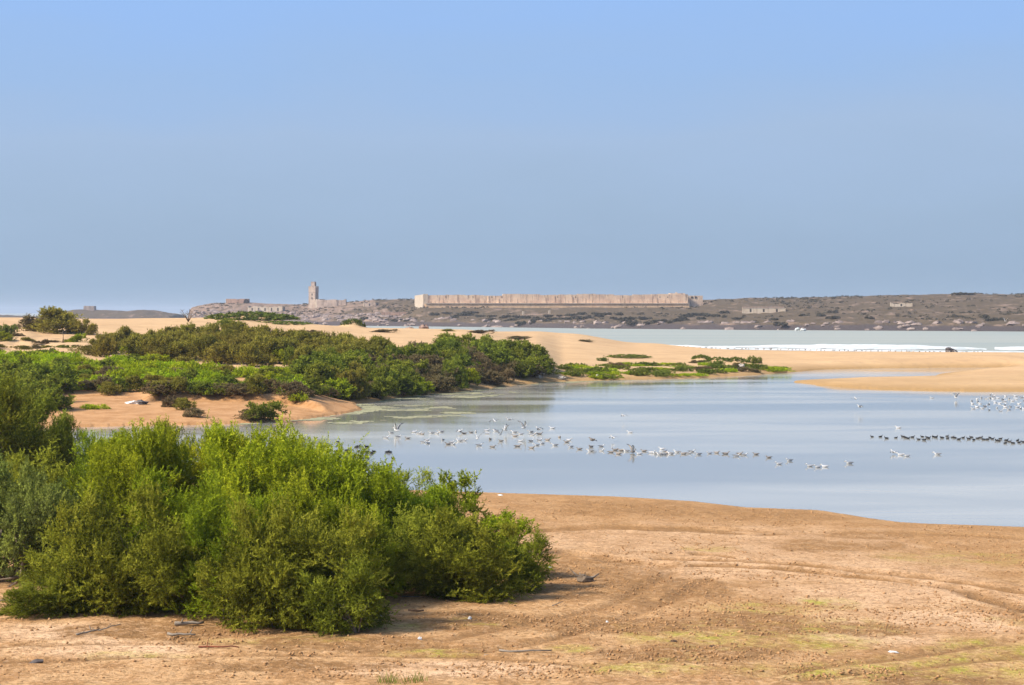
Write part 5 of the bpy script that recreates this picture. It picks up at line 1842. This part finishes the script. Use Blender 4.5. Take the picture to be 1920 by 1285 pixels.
R2 = random.Random(77)
FLOCK = [(724, 822), (733, 813), (764, 823), (777, 811), (785, 814), (792, 815), (809, 813), (819, 814), (827, 811), (869, 814), (883, 812), (892, 811), (801, 826), (794, 830), (803, 832),
         (830, 826), (840, 834), (847, 830), (849, 834), (861, 828), (871, 827), (899, 836), (919, 825), (924, 839), (939, 828), (914, 814), (929, 809), (964, 812), (965, 819), (976, 815),
         (971, 838), (976, 828), (1035, 804), (1049, 821), (995, 811), (998, 817), (1012, 815), (1002, 814), (996, 828), (1012, 826), (1027, 826), (1006, 836), (1016, 833), (1040, 836),
         (997, 841), (1067, 826), (1062, 830), (1070, 839), (1086, 843), (1108, 839), (1106, 847), (1128, 838), (1128, 846), (913, 808), (747, 820)]
for k, (p, n_) in enumerate(zip(FLOCK, ranked(FLOCK))):
    kind = R2.choice(['dark', 'dark', 'dark', 'pale', 'young'])
    gull(*p, kind, 'fold', R2.choice([0, math.pi, R2.uniform(0, 6.28)]) + R2.uniform(-.5, .5), R2.uniform(.95, 1.2), 'gulls of the loose middle flock',
         f'{dict(dark="dark-backed", pale="pale grey", young="mottled brown")[kind]} gull afloat in the loose middle flock, {ordinal(n_)} from the left')
LINE = [(1146, 849), (1153, 845), (1164, 846), (1174, 847), (1159, 852), (1198, 852), (1207, 847), (1222, 850), (1228, 851), (1236, 853), (1245, 847), (1241, 843), (1245, 853), (1252, 851),
        (1257, 852), (1269, 849), (1281, 852), (1291, 851), (1297, 848), (1309, 853), (1330, 851), (1344, 850), (1361, 852), (1381, 856), (1387, 852), (1396, 854), (1417, 853), (1441, 859)]
for k, (p, n_) in enumerate(zip(LINE, ranked(LINE))):
    kind = R2.choice(['dark', 'dark', 'pale', 'young', 'young'])
    gull(*p, kind, 'fold', R2.choice([math.pi, math.pi, 0]) + R2.uniform(-.6, .6), R2.uniform(.95, 1.2), 'gulls of the drifting line',
         f'{dict(dark="dark-backed", pale="pale grey", young="mottled brown")[kind]} gull in the drifting line of gulls, {ordinal(n_)} from the left')
for (x, y, lab) in [(1460, 871, 'white gull swimming alone below the end of the drifting line'), (1480, 865, 'dark-backed gull swimming just past the end of the drifting line'),
                    (1518, 875, 'left gull of the three swimming close together'), (1533, 877, 'middle gull of the three swimming close together'),
                    (1546, 876, 'right gull of the three swimming close together'), (1592, 870, 'gull swimming by itself right of the trio'),
                    (1688, 854, 'left gull of the pair swimming below the coot line'), (1700, 856, 'right gull of the pair swimming below the coot line'),
                    (1757, 853, 'dark-backed gull swimming alone under the middle of the coot line'), (1684, 803, 'faint gull resting on open water above the coot line'),
                    (1747, 747, 'white gull on the water just off the sand spit'), (1788, 739, 'white gull at the water edge of the sand spit'), (1181, 812, 'white gull apart on the water above the drifting line')]:
    gull(x, y, 'dark' if 'dark' in lab or 'trio' in lab else 'pale', 'fold', math.pi + R2.uniform(-.5, .5), R2.uniform(1.05, 1.2), 'gulls swimming apart', lab)
FAR = []
while len(FAR) < 52:
    x, y = R2.uniform(1820, 1945), R2.gauss(755, 8)
    if 740 < y < 776 and not any(abs(x - a) < 5 and abs(y - b) < 3 for a, b in FAR):
        FAR.append((x, y))
for p, n_ in zip(FAR, ranked(FAR)):
    kind = R2.choice(['dark', 'pale', 'pale', 'pale'])
    gull(*p, kind, 'fold', R2.uniform(0, 6.28), R2.uniform(1.0, 1.25), 'gulls of the dense flock off the spit',
         f'{dict(dark="dark-backed", pale="white and grey")[kind]} gull in the dense flock off the spit, {ordinal(n_)} from the left')
FLY = [(743, 806, 815, 'up', 'dark', 1.4, 'white gull landing with raised wings at the left end of the flock'), (863, 808, 814, 'glide', 'pale', 1.2, 'gull flapping low over the left of the flock'),
       (895, 821, 830, 'up', 'dark', 1.2, 'dark-winged gull taking off in the middle of the flock'), (938, 814, 822, 'up', 'dark', 1.0, 'dark gull fluttering up right of the taking-off gull'),
       (947, 806, 815, 'up', 'pale', 1.1, 'grey gull hovering over the middle flock'), (983, 801, 815, 'up', 'dark', 1.3, 'dark gull flying with wings raised in a V above the flock'),
       (1010, 804, 812, 'glide', 'dark', 1.2, 'dark gull gliding right of the V-winged one'), (927, 789, 806, 'glide', 'dark', 1.2, 'dark gull gliding highest over the flock'),
       (954, 786, 802, 'flat', 'pale', 1.3, 'faint grey gull flying flat-winged over the flock'), (1110, 824, 836, 'glide', 'young', 1.3, 'brownish gull gliding over the start of the drifting line'),
       (1149, 820, 828, 'flat', 'pale', 1.1, 'pale gull skimming the water above the drifting line'), (1187, 846, 850, 'up', 'young', 1.2, 'brown gull flapping up from the drifting line'),
       (1169, 779, 790, 'glide', 'pale', 1.0, 'pale gull flying over the open lagoon beyond the flock'), (1604, 747, 765, 'flat', 'pale', 1.2, 'upper gull of the two flying before the sand spit'),
       (1612, 762, 775, 'glide', 'dark', 1.3, 'lower gull of the two flying before the sand spit, wings bowed'), (1792, 745, 750, 'up', 'dark', 1.2, 'gull flapping at the left end of the dense flock'),
       (1675, 847, 852, 'flat', 'pale', 1.1, 'gull skimming the water below the coot line'), (1885, 602, 690, 'up', 'pale', 1.4, 'white gull flying in front of the right island slope')]
for (x, y, b, pose, kind, sz_, lab) in FLY:
    gull(x, y, kind, pose, R2.choice([math.pi + .5, math.pi - .5, .5, 2.0]) + R2.uniform(-.4, .4), sz_ * .95, 'gulls on the wing', lab, base_row=b, pitch=-.15)
# gulls standing along the surf
SURF = []
for k in range(72):
    x = 1205 + 640 * (k + R2.random()) / 72
    row = HY + CAM_H * FPX / (float(np.interp(x, SEA_X, SEA_D)) - R2.uniform(1, 9))
    SURF.append((x, row))
for p, n_ in zip(SURF, ranked(SURF)):
    kind = R2.choice(['dark', 'dark', 'pale', 'young'])
    gull(*p, kind, 'fold', R2.uniform(0, 6.28), R2.uniform(1.4, 1.7), 'gulls standing along the surf',
         f'{dict(dark="dark-backed", pale="white and grey", young="brown")[kind]} gull standing beside the surf, {ordinal(n_)} from the left', stand=True)

COOTS = [(1635, 820), (1651, 820), (1662, 823), (1680, 822), (1693, 820), (1698, 822), (1703, 823), (1711, 821), (1722, 825), (1729, 820), (1738, 821), (1733, 826), (1741, 823), (1750, 820), (1755, 821),
         (1766, 822), (1776, 819), (1777, 823), (1786, 821), (1790, 822), (1798, 825), (1806, 822), (1816, 824), (1821, 821), (1826, 826), (1833, 823), (1839, 822), (1844, 825), (1851, 825), (1856, 822),
         (1861, 824), (1869, 827), (1876, 824), (1873, 828), (1885, 832), (1887, 827), (1893, 829), (1899, 832), (1908, 827), (1911, 831), (1918, 830)]
COOTS2 = [(633, 830), (668, 840), (672, 838), (687, 839), (630, 847), (637, 850), (650, 846), (646, 853), (654, 851), (672, 847), (669, 855), (676, 856), (688, 849), (695, 850), (701, 848), (697, 852), (726, 849), (731, 849),
          (737, 861), (503, 813), (560, 838)]
for lst, wh, gr in ((COOTS, 'long right-hand line of coots', 'coots in the long line'), (COOTS2, 'coots behind the near thicket', 'coots behind the near thicket')):
    for p, n_ in zip(lst, ranked(lst)):
        X, Y = ground_pt(*p)
        o = link('coot', coot_me, None, (X, Y, -.02), (0, 0, R2.choice([0, math.pi]) + R2.uniform(-.7, .7)), (R2.uniform(.85, 1.05),) * 3)
        tag(o, f'black coot swimming in the {wh}, {ordinal(n_)} from the left' if gr == 'coots in the long line' else f'black coot, {ordinal(n_)} from the left of the {wh}', 'coot', gr)

# ------------------------------------------------------------------ sea air
t = NT('sea_haze')
v = t.n('ShaderNodeVolumePrincipled')
v.inputs['Color'].default_value = (0.74, 0.83, 0.96, 1.0)
v.inputs['Density'].default_value = 0.00009
v.inputs['Anisotropy'].default_value = 0.2
t.l(v.outputs[0], t.out.inputs['Volume'])
mb = MB()
mb.box(-15500, 15500, -120, 14500, -4.5, 44.0)
tag(mb.build('haze', t.m), kind='stuff')
